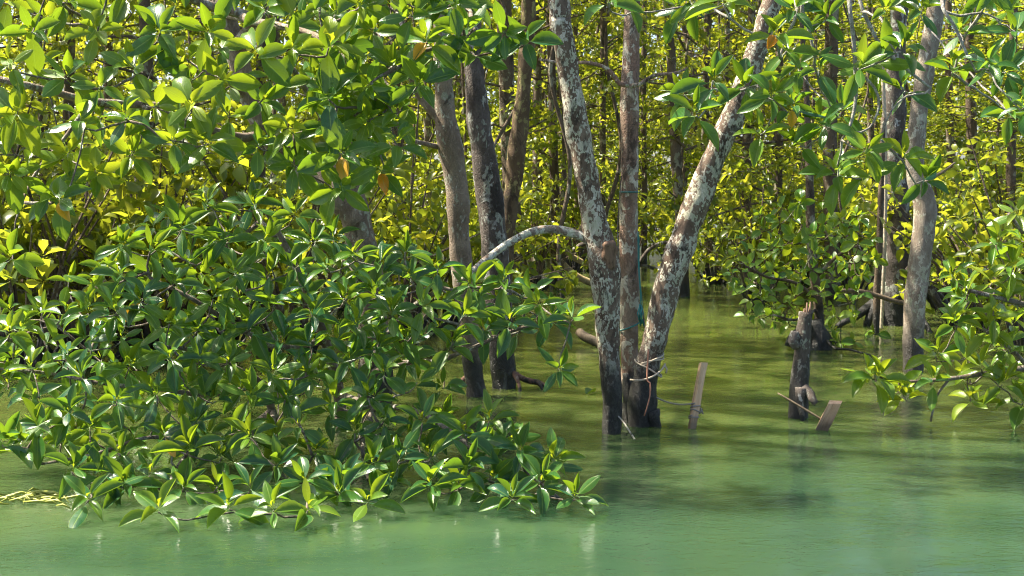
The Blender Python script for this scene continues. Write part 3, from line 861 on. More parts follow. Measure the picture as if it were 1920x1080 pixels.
# ------------------------------------------------------------------ dense bush at the left, dipping into the water
def build_left_bush():
    rng = np.random.default_rng(7)
    base = G(640, 800)
    t = thing('mangrove_bush', base, 'broad bushy mangrove with glossy leaf tufts trailing into the green water', 'bush')
    d0 = float(base[1])
    skel = []
    stems = [
        [(690, 805, 22), (685, 760, 20), (690, 700, 18, -.1), (720, 640, 15, -.2), (770, 580, 12, -.4), (830, 540, 9, -.6)],
        [(640, 800, 24), (632, 720, 22), (610, 640, 19, -.1), (580, 560, 15, -.2), (540, 470, 12, -.2), (500, 400, 8, -.2)],
        [(520, 808, 18), (510, 770, 16, -.1), (490, 720, 14, -.2), (440, 690, 12, -.4), (380, 660, 10, -.6), (310, 650, 7, -.8)],
        [(600, 640, 15, -.1), (520, 650, 13, -.3), (440, 610, 10, -.5), (360, 560, 9, -.6), (280, 520, 7, -.6)],
        [(690, 700, 13, -.1), (760, 680, 11, -.3), (820, 676, 10, -.5), (880, 655, 8, -.6), (960, 620, 7, -.7), (1040, 600, 5, -.7)],
        [(640, 740, 14, -.1), (700, 760, 12, -.4), (780, 770, 10, -.7), (860, 820, 9, -.95), (920, 865, 8, -1.1), (990, 890, 6, -1.2), (1050, 935, 5, -1.3)],
        [(510, 770, 13, -.1), (450, 810, 11, -.5), (370, 830, 9, -.8), (280, 820, 8, -1.0), (180, 850, 6, -1.1), (80, 870, 5, -1.15)],
        [(510, 770, 12, -.1), (520, 840, 10, -.7), (560, 890, 8, -1.1), (600, 930, 6, -1.3)],
        [(370, 830, 8, -.8), (330, 880, 7, -1.1), (310, 930, 5, -1.25)],
        [(490, 720, 12, -.2), (400, 740, 10, -.5), (300, 730, 9, -.7), (200, 720, 7, -.8), (90, 700, 6, -.8), (-20, 690, 5, -.8)],
        [(700, 760, 10, -.4), (680, 830, 8, -.8), (690, 900, 6, -1.2)]]
    for i, l in enumerate(stems):
        sink = i < 3
        _, q, _ = limb('stem' if sink else 'branch', l, d0, B_TWIG, t, step=.03, sides=8, seed=110 + i, rough=.14, sink=sink)
        skel += list(q[12:] if sink else q)
    def front(y):
        return float(np.interp(y, [330, 400, 550, 700, 850, 930, 980], [5.45, 5.2, 4.85, 4.62, 4.36, 4.1, 3.92]))
    poly = [(-60, 640), (60, 590), (150, 560), (240, 450), (330, 390), (450, 370), (560, 390), (640, 450), (740, 470), (860, 500), (960, 515), (1050, 570), (1075, 600), (1035, 640), (1040, 690), (960, 690), (930, 680), (900, 740), (940, 790), (1000, 835), (1035, 865), (1075, 945), (960, 940), (860, 920), (700, 950), (580, 965), (420, 945), (300, 950), (170, 915), (130, 845), (50, 780), (-60, 710)]
    given = [(1073, 598), (1048, 692), (1040, 862), (1078, 948), (960, 955), (690, 948), (578, 978), (512, 975), (298, 965), (345, 938), (165, 938), (135, 882), (40, 838), (5, 832), (945, 530), (860, 930), (430, 960), (235, 915), (60, 690), (70, 800), (265, 565), (310, 820), (760, 470), (430, 440), (340, 430), (400, 560)]
    fr = sample_poly(poly, 150, 51, rng, given)
    tips = [(x, y, front(y) + rng.uniform(-.08, .16)) for x, y in fr]
    tips += [(x, y, front(y) + .25 + .5 * rng.random()) for x, y in sample_poly(poly, 85, 56, rng) if y < 880]
    inner = [(0, 560), (200, 480), (340, 380), (560, 400), (760, 480), (1000, 550), (960, 640), (840, 660), (740, 640), (640, 720), (480, 720), (300, 760), (100, 720)]
    tips += [(x, y, front(y) + .8 + .7 * rng.random()) for x, y in sample_poly(inner, 40, 60, rng)]
    tips = [q for q in tips if not (845 < q[0] < 1030 and 625 < q[1] < 765)]
    olds = [(265, 565, .965), (310, 820, .955)]
    foliage_group(t, tips, skel, rng, 0.142, .68, .72, .18, 0.20, B_TWIG, .345, 4, olds=olds, seed=53, r0=.0028)
build_left_bush()

# ------------------------------------------------------------------ bush at the right edge
def build_right_bush():
    rng = np.random.default_rng(8)
    base = np.array([3.05, 5.9, 0.0])
    t = thing('mangrove_bush', base, 'sunlit mangrove bush leaning over the water beside the grey curved trunk', 'bush')
    skel = []
    d0 = 5.9
    for i, l in enumerate([
        [(2150, 800, 26), (2120, 700, 24), (2060, 600, 20, -.1), (1990, 520, 15, -.2), (1930, 450, 10, -.3), (1890, 400, 7, -.3)],
        [(2120, 700, 18), (2020, 690, 15, -.1), (1930, 690, 12, -.2), (1850, 700, 10, -.25), (1780, 710, 8, -.3), (1700, 715, 6, -.3), (1640, 705, 5, -.3)],
        [(2060, 600, 14, -.1), (1960, 580, 11, -.3), (1880, 560, 9, -.4), (1820, 545, 7, -.4)],
        [(1930, 690, 9, -.2), (1880, 640, 8, -.3), (1830, 610, 6, -.3)],
        [(1780, 710, 6, -.3), (1755, 745, 5, -.3), (1745, 790, 4, -.28)]]):
        sink = i == 0
        _, q, _ = limb('stem' if sink else 'branch', l, d0, B_TWIG, t, step=.03, sides=8, seed=140 + i, rough=.14, sink=sink)
        skel += list(q[12:] if sink else q)
    poly = [(1620, 700), (1660, 690), (1720, 715), (1760, 660), (1800, 610), (1790, 540), (1860, 480), (1880, 420), (1990, 390), (1990, 760), (1880, 750), (1800, 750), (1720, 750), (1660, 725)]
    given = [(1628, 700), (1645, 712), (1690, 735), (1700, 750), (1785, 520), (1865, 590), (1790, 610), (1760, 660), (1840, 690), (1890, 660), (1900, 500), (1905, 400), (1880, 720), (1750, 715), (1820, 750), (1900, 610), (1915, 450), (1850, 620)]
    tips = [(x, y, d0 - .45 + .2 * rng.random()) for x, y in sample_poly(poly, 48, 48, rng, given)]
    tips += [(x, y, d0 - .1 + .5 * rng.random()) for x, y in sample_poly(poly, 20, 52, rng) if y < 720]
    foliage_group(t, tips, skel, rng, 0.150, .80, .55, .22, 0.50, B_TWIG, .35, 4, seed=54, r0=.0028)
build_right_bush()

# ------------------------------------------------------------------ right-hand trunks, stump, posts
def build_right_trees():
    rng = np.random.default_rng(5)
    d0 = depth_of_row(697)
    t = thing('mangrove_tree', G(1711, 697), 'pale grey trunk with a crooked bend rising beside the right-hand bush', 'tree')
    _, q, _ = limb('trunk', [(1711, 697, 37.8), (1711, 650, 38.7), (1714, 590, 39.6), (1719, 530, 39.6), (1726, 470, 41.4), (1733, 410, 41.4), (1733, 375, 39.6), (1722, 340, 36.0), (1716, 300, 32.4), (1720, 240, 32.4), (1727, 180, 32.4), (1738, 110, 34.2), (1751, 50, 34.2), (1762, -20, 30.6)], d0, B_GREY, t, seed=151, sink=True, rise=1.6, lean=(.3, .1))
    limb('branch', [(1722, 350, 8), (1745, 335, 6, -.1), (1772, 320, 5, -.2), (1790, 305, 4, -.3)], d0, B_GREY, t, step=.03, sides=7, seed=3)
    shade_crown(t, (2.4, 9.2, 4.4), (1.0, .9, .5), 50, rng, skeleton=list(q[-30:]))

    d1 = depth_of_row(608)
    t = thing('mangrove_tree', G(1677, 608), 'stout dark trunk on slanting prop roots behind the grey curved trunk', 'tree')
    _, q, _ = limb('trunk', [(1676, 608, 62), (1677, 570, 58), (1678, 520, 54), (1679, 460, 52), (1679, 380, 50), (1677, 300, 44), (1677, 220, 40), (1680, 120, 34), (1686, 20, 30), (1689, -30, 28)], d1, B_DARK, t, seed=161, sink=True, rise=2.2, lean=(.1, .3))
    for i, l in enumerate([
        [(1660, 555, 18), (1638, 568, 18), (1612, 588, 17, -.1), (1585, 602, 13, -.2), (1570, 612, 10, -.25)],
        [(1655, 560, 16), (1640, 575, 16, -.05), (1630, 595, 15, -.1), (1624, 615, 14, -.1)],
        [(1700, 500, 18, -.1), (1735, 530, 16, -.15), (1765, 575, 14, -.2), (1785, 612, 12, -.25)],
        [(1735, 535, 12, .1), (1765, 560, 14, .1), (1785, 590, 14, .1), (1800, 625, 12, .1)],
        [(1690, 545, 10, -.2), (1725, 590, 10, -.4), (1752, 640, 9, -.6)]]):
        limb('prop_root', l, d1, B_DARK, t, step=.04, sides=8, seed=170 + i, rough=.16)
    shade_crown(t, (3.4, 10.4, 5.6), (1.0, 1.0, .6), 40, rng, skeleton=list(q[-30:]))

    # pole and cross stick beside it
    d2 = depth_of_row(628)
    t = thing('leaning_pole', G(1645, 628), 'thin dark pole standing in water beside the stout trunk and hanging rope', 'pole')
    limb('pole', [(1642, 628, 13), (1644, 560, 14), (1648, 480, 13), (1651, 400, 12), (1654, 300, 10), (1656, 220, 8)], d2, B_FAR, t, step=.05, sides=8, seed=181, sink=True)
    s = thing('fallen_branch', P(1645, 556, d2 - .05), 'thin bare branch lying across the pole and the stout trunk', 'branch')
    limb('branch', [(1570, 545, 8), (1610, 546, 9), (1650, 556, 9), (1680, 565, 9), (1700, 569, 8)], d2 - .1, WOOD_LOG, s, step=.03, sides=8, seed=183)

    # cut stump in front
    d3 = depth_of_row(782)
    t = thing('tree_stump', G(1497, 782), 'broken weathered stump with splintered top and knobby side roots at waterline', 'stump')
    limb('trunk', [(1497, 782, 38), (1499, 740, 37), (1502, 700, 33), (1505, 665, 31), (1506, 635, 33), (1509, 605, 26), (1511, 585, 24)], d3, mat_bark('bark_stump', (0.075, 0.06, 0.048), (0.14, 0.115, 0.095), (0.46, 0.44, 0.40), .38, .45, 17, .24, wetcol=(.035, .033, .033)), t, seed=191, sink=True, rough=.2)
    mb = MB()
    for k in range(9):
        a = k / 9 * math.tau
        cx, cy = 1511 + 7.5 * math.cos(a), d3 + .018 * math.sin(a)
        top = 566 + (abs(math.sin(k * 2.7)) * 26)
        p, r = px_path([(1509 + 10 * math.cos(a), 625, 14), (cx, 595, 13), (cx, top, 7)], 0)
        p = [P(1509 + 7.5 * math.cos(a), 622, cy), P(cx, 595, cy), P(cx + 1, top, cy)]
        mb.tube(np.array(p), [.011, .010, .003], 6, .2, k, 30)
    mb.build('splintered_top', CUTWOOD, t)
    for i, l in enumerate([
        [(1492, 650, 18, -.03), (1487, 640, 20, -.04), (1490, 622, 16, -.03)],
        [(1502, 728, 20, -.05), (1500, 752, 16, -.07), (1504, 780, 11, -.09), (1505, 792, 8, -.09)],
        [(1508, 728, 20, -.04), (1518, 738, 18, -.07), (1523, 748, 15, -.09), (1530, 757, 12, -.1)]]):
        limb('knob', l, d3, mat_bark('bark_knob%d' % i, (0.10, 0.08, 0.065), (0.20, 0.17, 0.15), (0.46, 0.45, 0.43), .5 if i == 0 else .2, .3, 20, .02), t, step=.01, sides=10, seed=195 + i, rough=.28)

    # dark stump with shrub growing on it
    d4 = depth_of_row(655)
    t = thing('tree_stump', G(1520, 655), 'low black rotten stump in the water behind the splintered stump', 'stump')
    _, _, _ = limb('trunk', [(1535, 655, 48), (1535, 640, 44), (1530, 620, 36), (1528, 600, 26)], d4, B_DARK, t, seed=201, sink=True, rough=.3)
    limb('root', [(1530, 610, 20), (1505, 618, 22), (1488, 630, 22), (1480, 650, 20)], d4, B_DARK, t, seed=205, rough=.3, step=.03)

    # shrub in the middle distance
    t = thing('mangrove_shrub', G(1530, 648), 'shaded shrub with small rounded leaves behind the splintered stump', 'shrub')
    dd = d4 + .15
    skel = []
    for i, l in enumerate([
        [(1535, 650, 20), (1535, 580, 18), (1525, 500, 18), (1520, 420, 17), (1518, 340, 16), (1515, 260, 14), (1512, 180, 11), (1505, 80, 9), (1500, -20, 8)],
        [(1530, 560, 8), (1490, 530, 6, -.2), (1440, 520, 5, -.3), (1400, 500, 4, -.4)],
        [(1530, 520, 8), (1570, 480, 6, -.1), (1610, 460, 5, -.2)],
        [(1535, 610, 6), (1560, 650, 5, -.3), (1590, 655, 4, -.4), (1640, 668, 3, -.5)],
        [(1530, 580, 7), (1490, 600, 5, -.3), (1450, 590, 4, -.4)]]):
        _, q, _ = limb('stem' if i == 0 else 'branch', l, dd, B_FAR, t, step=.04, sides=8, seed=210 + i, sink=(i == 0))
        skel += list(q[12:] if i == 0 else q)
    poly = [(1370, 450), (1420, 400), (1500, 380), (1600, 400), (1645, 440), (1640, 520), (1600, 560), (1590, 620), (1540, 640), (1500, 620), (1440, 600), (1390, 590), (1370, 520)]
    tips = [(x, y, dd - .5 + 1.0 * rng.random()) for x, y in sample_poly(poly, 84, 20, rng, [(1600, 640), (1640, 665), (1570, 640), (1450, 600), (1400, 590)])]
    foliage_group(t, tips, skel, rng, .105, .6, .6, .4, .46, B_FAR, .55, 3, limit=260, seed=55, r0=.0025)
build_right_trees()

# ------------------------------------------------------------------ stakes, ropes and floating bits
def build_stakes():
    # tall stake
    b, top = G(1297, 803), P(1319, 680, depth_of_row(803) + .10)
    def plank(parent, b, top, w, th, mat, rot, cutx=0.0, name='post'):
        ax = unit(top - b)
        b = b - ax * .35
        u = unit(np.cross(ax, [math.sin(rot), -math.cos(rot), 0])); v = np.cross(ax, u)
        bm = bmesh.new()
        L = np.linalg.norm(top - b)
        n = 10
        rings = []
        for i in range(n + 1):
            ring = []
            for (a, c) in ((-1, -1), (1, -1), (1, 1), (-1, 1)):
                zz = L * i / n + (cutx * a * w if i == n else 0)
                jit = 0.0018
                ring.append(bm.verts.new((a * w / 2 + random.uniform(-jit, jit), c * th / 2 + random.uniform(-jit, jit), zz)))
            rings.append(ring)
        for i in range(n):
            for k in range(4):
                bm.faces.new((rings[i][k], rings[i][(k + 1) % 4], rings[i + 1][(k + 1) % 4], rings[i + 1][k]))
        bm.faces.new(rings[-1]); bm.faces.new(rings[0][::-1])
        bmesh.ops.bevel(bm, geom=[e for e in bm.edges if e.calc_face_angle(0) > 1], offset=.003, segments=2, affect='EDGES')
        me = bpy.data.meshes.new(name); bm.to_mesh(me); bm.free()
        me.materials.append(mat)
        o = link(bpy.data.objects.new(name, me), parent)
        M = Matrix((( u[0], v[0], ax[0], b[0] - parent.location[0]), (u[1], v[1], ax[1], b[1] - parent.location[1]), (u[2], v[2], ax[2], b[2] - parent.location[2]), (0, 0, 0, 1)))
        o.matrix_basis = M
        return ax, u, v
    random.seed(4)
    t = thing('wooden_stake', b, 'tall pale squared timber stake bound with rope, leaning in the water', 'stake')
    ax, u, v = plank(t, b, top, .031, .026, WOOD, .35, .12)
    def wrap(mb, c, ax, u, v, hw, hv, turns, pitch, r, tilt=0.0, ph=0.0):
        pts = []
        n = int(turns * 20)
        for i in range(n + 1):
            a = ph + math.tau * i / 20
            ca, sa = math.cos(a), math.sin(a)
            k = 1 / max(abs(ca) / hw, abs(sa) / hv, 1e-6)
            k2 = (hw + hv) / 2
            k = .72 * k + .28 * k2 * 1.25
            pts.append(c + u * ca * k + v * sa * k + ax * (pitch * i / 20 + tilt * ca))
        mb.tube(np.array(pts), r, 6)
        return pts
    mb = MB()
    L = np.linalg.norm(top - b)
    wrap(mb, b + ax * L * .14, ax, u, v, .0185, .0160, 1.6, .010, .0034, .004)
    wrap(mb, b + ax * L * .24, ax, u, v, .0185, .0160, 1.5, .013, .0034, -.005, 1)
    wrap(mb, b + ax * L * .32, ax, u, v, .0185, .0160, 1.3, .012, .0034, .004, 2)
    kn = b + ax * L * .30 + u * .019
    mb.tube(np.array([kn + np.array([0, 0, .012]), kn + np.array([.012, -.01, .004]), kn + np.array([.006, -.012, -.014]), kn + np.array([-.004, 0, -.02])]), .0038, 6)
    mb.tube(np.array([kn, kn + np.array([.016, 0, -.006]), kn + np.array([.018, -.004, -.022])]), .0035, 6)
    # the line to the tree
    e = P(1222, 740, A3[12][1] - .02)
    s = b + ax * L * .36 - u * .018
    ts = np.linspace(0, 1, 14)[:, None]
    line = s * (1 - ts) + e * ts + np.array([0, 0, -.02]) * (4 * ts * (1 - ts))
    mb.tube(line, .0036, 6)
    r = mb.build('rope', ROPE_GREY)
    tag(r, 'grey cord wound round the tall stake and stretched to the tree', 'rope')
    # short stake
    b2, top2 = G(1541, 806), P(1566, 754, depth_of_row(806) - .06)
    t = thing('wooden_stake', b2, 'short reddish split stake leaning beside the splintered stump', 'stake')
    plank(t, b2, top2, .052, .034, WOOD_RED, -.3, .25)
    s = thing('stick', G(1540, 790), 'thin bare stick resting between the splintered stump and short stake', 'stick')
    limb('stick', [(1458, 737, 3, -.12), (1485, 753, 4, -.15), (1515, 771, 4.5, -.18), (1535, 783, 5, -.2), (1550, 793, 5, -.2)], depth_of_row(790) , WOOD_LOG, s, step=.02, sides=6, seed=3)

    # beige rope on the right-leaning stem
    def at_height(path, rad, z):
        i = int(np.argmin(np.abs(path[:, 2] - z)))
        return path[i], rad[i], unit(path[min(i + 1, len(path) - 1)] - path[max(i - 1, 0)])
    mb = MB()
    for (row, tilt, ph) in ((672, .030, .3), (676, .012, .5), (690, -.036, 0)):
        z = P(1225, row, A3[20][1])[2]
        c, rr, a = at_height(A3, RA3, z)
        pts = []
        for k in range(33):
            an = math.tau * k / 32 + ph
            q = np.array([math.cos(an), math.sin(an), 0])
            pts.append(c + q * (rr * 1.0 + .003) + np.array([0, 0, tilt * math.cos(an) + .004 * math.sin(an * 3)]))
        mb.tube(np.array(pts), .0042, 6)
    c, rr, a = at_height(A3, RA3, P(1225, 700, A3[20][1])[2])
    p = [P(1182, 712, A3[20][1] - .06), P(1200, 713, A3[20][1] - .10), P(1222, 707, A3[20][1] - .085), P(1240, 694, A3[20][1] - .05), P(1247, 682, A3[20][1] - .01)]
    q, _ = catmull(p, [1] * 5, .02)
    mb.tube(q, .0045, 6)
    p = [P(1246, 684, A3[20][1] - .02), P(1250, 692, A3[20][1] - .03), P(1249, 700, A3[20][1] - .03)]
    mb.tube(np.array(p), .004, 6)
    tag(mb.build('rope', ROPE), 'beige rope looped several times round the right-leaning stem', 'rope')
    # teal cord on the middle stem
    mb = MB()
    dm = float(A2[20][1])
    z = P(1180, 612, dm)[2]; c, rr, a = at_height(A2, RA2, z)
    mb.tube(np.array([c + np.array([math.cos(k), math.sin(k), 0]) * (rr * 1.08 + .004) + np.array([0, 0, .022 * math.cos(k)]) for k in np.linspace(0, math.tau, 25)]), .004, 6)
    z = P(1180, 356, dm)[2]; c, rr, a = at_height(A2, RA2, z)
    mb.tube(np.array([c + np.array([math.cos(k), math.sin(k), 0]) * (rr * 1.08 + .003) for k in np.linspace(0, math.tau, 25)]), .003, 6)
    q, _ = catmull([P(1196, 435, dm - .06), P(1197, 500, dm - .06), P(1201, 560, dm - .07), P(1201, 595, dm - .07)], [1] * 4, .03)
    mb.tube(q, .0028, 5)
    q, _ = catmull([P(1198, 440, dm - .05), P(1199, 510, dm - .05), P(1204, 570, dm - .06), P(1203, 590, dm - .06)], [1] * 4, .03)
    mb.tube(q, .0026, 5)
    rnd = random.Random(2)
    for k in range(9):
        x0 = 1200 + rnd.uniform(-4, 5)
        pp = [P(x0, 572 + rnd.uniform(-3, 6), dm - .07), P(x0 + rnd.uniform(-5, 5), 588, dm - .09 + rnd.uniform(-.02, .02)), P(x0 + rnd.uniform(-4, 4), 600 + rnd.uniform(0, 14), dm - .08)]
        mb.tube(np.array(pp), .0035, 5)
    tag(mb.build('cord', ROPE_TEAL), 'teal cord knotted round the reddish middle stem', 'cord')
    # thin hanging grey line
    mb = MB()
    q, _ = catmull([P(1196, 560, dm - .06), P(1206, 590, dm - .08), P(1210, 630, dm - .09), P(1208, 668, dm - .1)], [1] * 4, .03)
    mb.tube(q, .003, 5)
    q, _ = catmull([P(1165, 330, dm - .08), P(1161, 380, dm - .08), P(1158, 430, dm - .09), P(1160, 490, dm - .09)], [1] * 4, .03)
    mb.tube(q, .0035, 5)
    tag(mb.build('vine', B_TWIG), 'thin brown vine trailing down along the reddish middle stem', 'vine')
    # pinkish aerial root on the right-leaning stem
    dn = float(A3[20][1]) - .10
    q, _ = catmull([P(1216, 655, dn + .01), P(1214, 690, dn), P(1214, 714, dn - .01), P(1219, 718, dn - .015), P(1219, 740, dn - .02), P(1213, 765, dn - .02), P(1208, 780, dn - .02)], [1] * 7, .02)
    o = MB().tube(q, np.linspace(.0042, .003, len(q)), 6).build('aerial_root', STRIP)
    tag(o, 'thin pinkish aerial root dangling over the black tree base', 'root')
    q, _ = catmull([P(1157, 778, 5.40), P(1168, 790, 5.34), P(1178, 805, 5.28), P(1190, 824, 5.2)], [1] * 4, .02)
    o = MB().tube(q, np.linspace(.003, .0042, len(q)), 6).build('twig', B_PALE)
    tag(o, 'pale curved twig poking from the three-stemmed tree into water', 'twig')

    # twisted hanging rope by the stout trunk
    dr = depth_of_row(612) - .3
    mb = MB()
    a, bb = P(1651, 380, dr), P(1651, 616, dr)
    a = P(1655, 120, dr)
    n = 260
    for ph in (0, math.tau / 3, 2 * math.tau / 3):
        pts = []
        for i in range(n):
            f = i / (n - 1)
            c = a * (1 - f) + bb * f + np.array([.03 * math.sin(f * 3), 0, 0])
            an = ph + f * 95
            pts.append(c + np.array([math.cos(an), math.sin(an), 0]) * .007)
        mb.tube(np.array(pts), .0085, 5)
    tag(mb.build('rope', ROPE), 'thick twisted rope hanging straight down into water by the stout trunk', 'rope')

    # sunken logs
    t = thing('fallen_log', G(1110, 645), 'half-sunken brown log lying behind the three-stemmed tree', 'log')
    dl = depth_of_row(648)
    q, r = catmull([P(1085, 622, dl + .12), P(1094, 630, dl + .08), P(1115, 640, dl), P(1140, 652, dl - .1), P(1170, 668, dl - .25)], [.030, .033, .033, .032, .03], .03)
    MB().tube(q, r, 12, .14, 4).build('log', WOOD_LOG, t)

    # yellow drifting weed
    rnd = np.random.default_rng(3)
    mb = MB()
    c = G(62, 938)
    for k in range(46):
        a = c + np.array([rnd.normal(0, .075), rnd.normal(0, .05), .004 + .01 * rnd.random()])
        an = rnd.normal(0, .5)
        Lk = rnd.uniform(.05, .13)
        dv = np.array([math.cos(an), math.sin(an), 0]) * Lk
        pts = np.array([a - dv * .5, a + np.array([0, rnd.normal(0, .01), .006]), a + dv * .5 + np.array([0, 0, -.004])])
        mb.tube(pts, [.002, .005, .0015], 5, flat=.4)
    o = mb.build('weed', WEED)
    tag(o, 'yellow-green clump of drifting weed beside the left bush', 'weed')
    for (x, y, a, tn, lb) in ((1118, 735, 2.6, .45, 'single green leaf afloat just behind the three-stemmed tree'),):
        o = bpy.data.objects.new('floating_leaf', leaf_mesh(0, tn))
        o.scale = (.026, .12, .12)
        o.rotation_euler = (-.05, .05, a)
        o.location = [float(v) for v in G(x, y) + np.array([0, 0, .004])]
        link(o)
        tag(o, lb, 'leaf')
build_stakes()

# ------------------------------------------------------------------ the flooded forest behind
def forest():
    rng = np.random.default_rng(99)
    # crowns shared by many trees: tufts on short branches up the stem
    crowns = []
    for k in range(6):
        lv = Leaves(); mb = MB()
        r2 = np.random.default_rng(200 + k)
        cc = []
        for i in range(44):
            z = r2.uniform(.7, 7.2)
            an = r2.uniform(0, math.tau)
            L = r2.uniform(.35, 1.25)
            dirv = unit([math.cos(an), math.sin(an), r2.uniform(-.1, .6)])
            pts = np.array([[0, 0, z], np.array([0, 0, z]) + dirv * L * .5 + r2.normal(0, .04, 3), np.array([0, 0, z]) + dirv * L + np.array([0, 0, r2.uniform(-.15, .1)])])
            mb.tube(pts, [.014, .010, .005], 5)
            for j in range(r2.integers(7, 12)):
                f = r2.uniform(.4, 1.05)
                cc.append(pts[0] + dirv * L * f + r2.normal(0, .13, 3))
        cc = np.array(cc); m = len(cc)
        tufts(lv, r2, cc, np.array([0, 0, .8]) + r2.normal(0, .55, (m, 3)), r2.uniform(.085, .13, m), 3, r2.uniform(.15, .75, m))
        crowns.append((lv.mesh('crown', FARLEAF, TPL5 if k < 3 else TPL3, k), mb))
    cm = []
    for k, (me, mb) in enumerate(crowns):
        b = bpy.data.meshes.new('limbs')
        b.from_pydata([tuple(v) for v in mb.V], [], mb.F)
        b.materials.append(B_FAR)
        cm.append((me, b))
    count = [0]
    def tree(base, pts, d, label, group, crown=True, mat=B_FAR, seed=0, rise=2.0, ck=None):
        t = thing('forest_tree', base, label, 'tree', group)
        limb('trunk', pts, d, mat, t, step=.10, sides=9, seed=seed, sink=True, rise=rise, lean=(rng.uniform(-.3, .3), 0), rough=.14)
        if crown:
            me, lb = cm[count[0] % 6 if ck is None else ck]
            a = rng.uniform(0, math.tau)
            s = rng.uniform(.85, 1.1)
            for nm, m in (('crown', me), ('limbs', lb)):
                o = bpy.data.objects.new(nm, m)
                o['kind'] = 'stuff'
                o.rotation_euler = (0, 0, a)
                o.scale = (s, s, min(s, (d * .152 + 1.6) / 7.4) if pts[0][0] > 1520 else s)
                link(o, t)
            count[0] += 1
        return t
    G1 = 'slender trees deep in the flooded forest'
    # trunks that can be made out one by one: (row of the base, [(x, y, width)])
    seen = [
        (556, [(1281, 556, 26), (1278, 480, 22), (1274, 400, 18), (1268, 300, 20), (1262, 200, 20), (1258, 100, 17), (1250, 0, 15)]),
        (520, [(1132, 520, 14), (1131, 400, 13), (1130, 250, 12), (1131, 100, 12), (1133, 0, 11)]),
        (505, [(1085, 505, 14), (1083, 400, 12), (1080, 250, 10), (1078, 0, 10)]),
        (540, [(1042, 540, 22), (1042, 420, 20), (1038, 300, 18), (1035, 150, 16), (1030, 0, 14)]),
        (530, [(1405, 530, 22), (1402, 420, 20), (1400, 300, 17), (1404, 150, 16), (1410, 0, 14)]),
        (515, [(1330, 515, 18), (1328, 430, 17), (1322, 300, 14), (1325, 100, 13), (1330, 0, 12)]),
        (560, [(1562, 560, 28), (1558, 430, 26), (1556, 300, 26), (1558, 150, 26), (1560, 0, 24)]),
        (545, [(1455, 545, 16), (1458, 400, 15), (1462, 200, 14), (1460, 0, 12)]),
        (530, [(1835, 530, 24), (1830, 400, 22), (1822, 250, 20), (1818, 100, 18), (1815, 0, 16)]),
        (515, [(1788, 515, 16), (1786, 400, 15), (1780, 200, 14), (1778, 0, 12)]),
        (500, [(1208, 500, 12), (1208, 350, 11), (1207, 150, 10), (1208, 0, 9)]),
        (500, [(1640, 500, 14), (1636, 350, 13), (1630, 150, 12), (1628, 0, 11)]),
        (535, [(805, 535, 20), (803, 420, 18), (804, 300, 16), (800, 150, 16), (798, 0, 14)]),
        (560, [(755, 560, 24), (752, 430, 22), (748, 300, 20), (742, 150, 18), (740, 0, 16)]),
        (520, [(1005, 520, 22), (1006, 400, 20), (1008, 250, 18), (1006, 100, 16), (1004, 0, 14)]),
        (550, [(965, 550, 40), (962, 430, 36), (956, 300, 32), (950, 150, 30), (945, 0, 28)]),
        (500, [(1355, 500, 14), (1356, 350, 13), (1362, 100, 11), (1364, 0, 10)]),
        (545, [(1890, 545, 20), (1893, 400, 18), (1898, 200, 16), (1902, 0, 14)]),
        (600, [(300, 600, 30), (290, 450, 28), (280, 300, 26), (276, 150, 24), (270, 0, 22)]),
        (570, [(120, 570, 26), (125, 430, 24), (128, 300, 22), (130, 100, 20), (132, 0, 18)]),
        (590, [(480, 590, 26), (484, 450, 24), (488, 300, 22), (490, 100, 20), (492, 0, 18)])]
    SEEN_LABELS = [
        'slender brown trunk standing in the gap between the reddish stem and the right-leaning stem',
        'thin dark trunk in the gap between the left lichen stem and the reddish middle stem',
        'very thin trunk mostly hidden behind the left lichen stem of the three-stemmed tree',
        'slender brown trunk beyond the arching branch, beside the left lichen stem',
        'slender trunk between the right-leaning stem and the shaded rounded-leaf shrub',
        'thin trunk crossing behind the lower half of the right-leaning stem',
        'dark upright trunk rising from behind the shaded shrub above the splintered stump',
        'thin trunk behind the leafless side of the shaded shrub nearest the right-leaning stem',
        'slender trunk behind the right-hand bush, beyond the grey curved trunk',
        'thin trunk close beside the grey curved trunk on its bush side',
        'very thin stem just past the reddish middle stem',
        'thin stem close beside the twisted rope and stout dark trunk',
        'slender trunk between the leaning tree and the tan forked trunk',
        'brown trunk just behind the leaning tree with broad glossy leaves',
        'slender trunk beside the slim mossy trunk, above the arching branch',
        'broad shadowy trunk directly behind the slim mossy trunk',
        'very thin trunk behind the upper part of the right-leaning stem',
        'slender trunk half hidden by the right-hand bush',
        'trunk hidden behind the bushy mangrove and the hanging glossy leaves',
        'dim trunk behind the far end of the bushy mangrove',
        'dim trunk behind the bushy mangrove, beside the leaning tree']
    for i, (row, pts) in enumerate(seen):
        tr = tree(G(pts[0][0], row), pts, depth_of_row(row), SEEN_LABELS[i], G1, seed=300 + i * 3.3)
        if pts[0][0] < 600:  # crowns added above these trunks to shade the shrubs behind the bush
            b = np.array(tr.location)
            shade_crown(tr, (b[0] - .5, b[1] + .4, 3.9), (1.1, 1.1, .6), 75, rng, skeleton=[b + np.array([0, 0, z]) for z in np.arange(2.4, 4.6, .1)])
    # more of the same further in
    L2 = 'thin far trunk half lost among bright leaves at the back of the forest'
    G2 = 'far thin trees at the back of the forest'
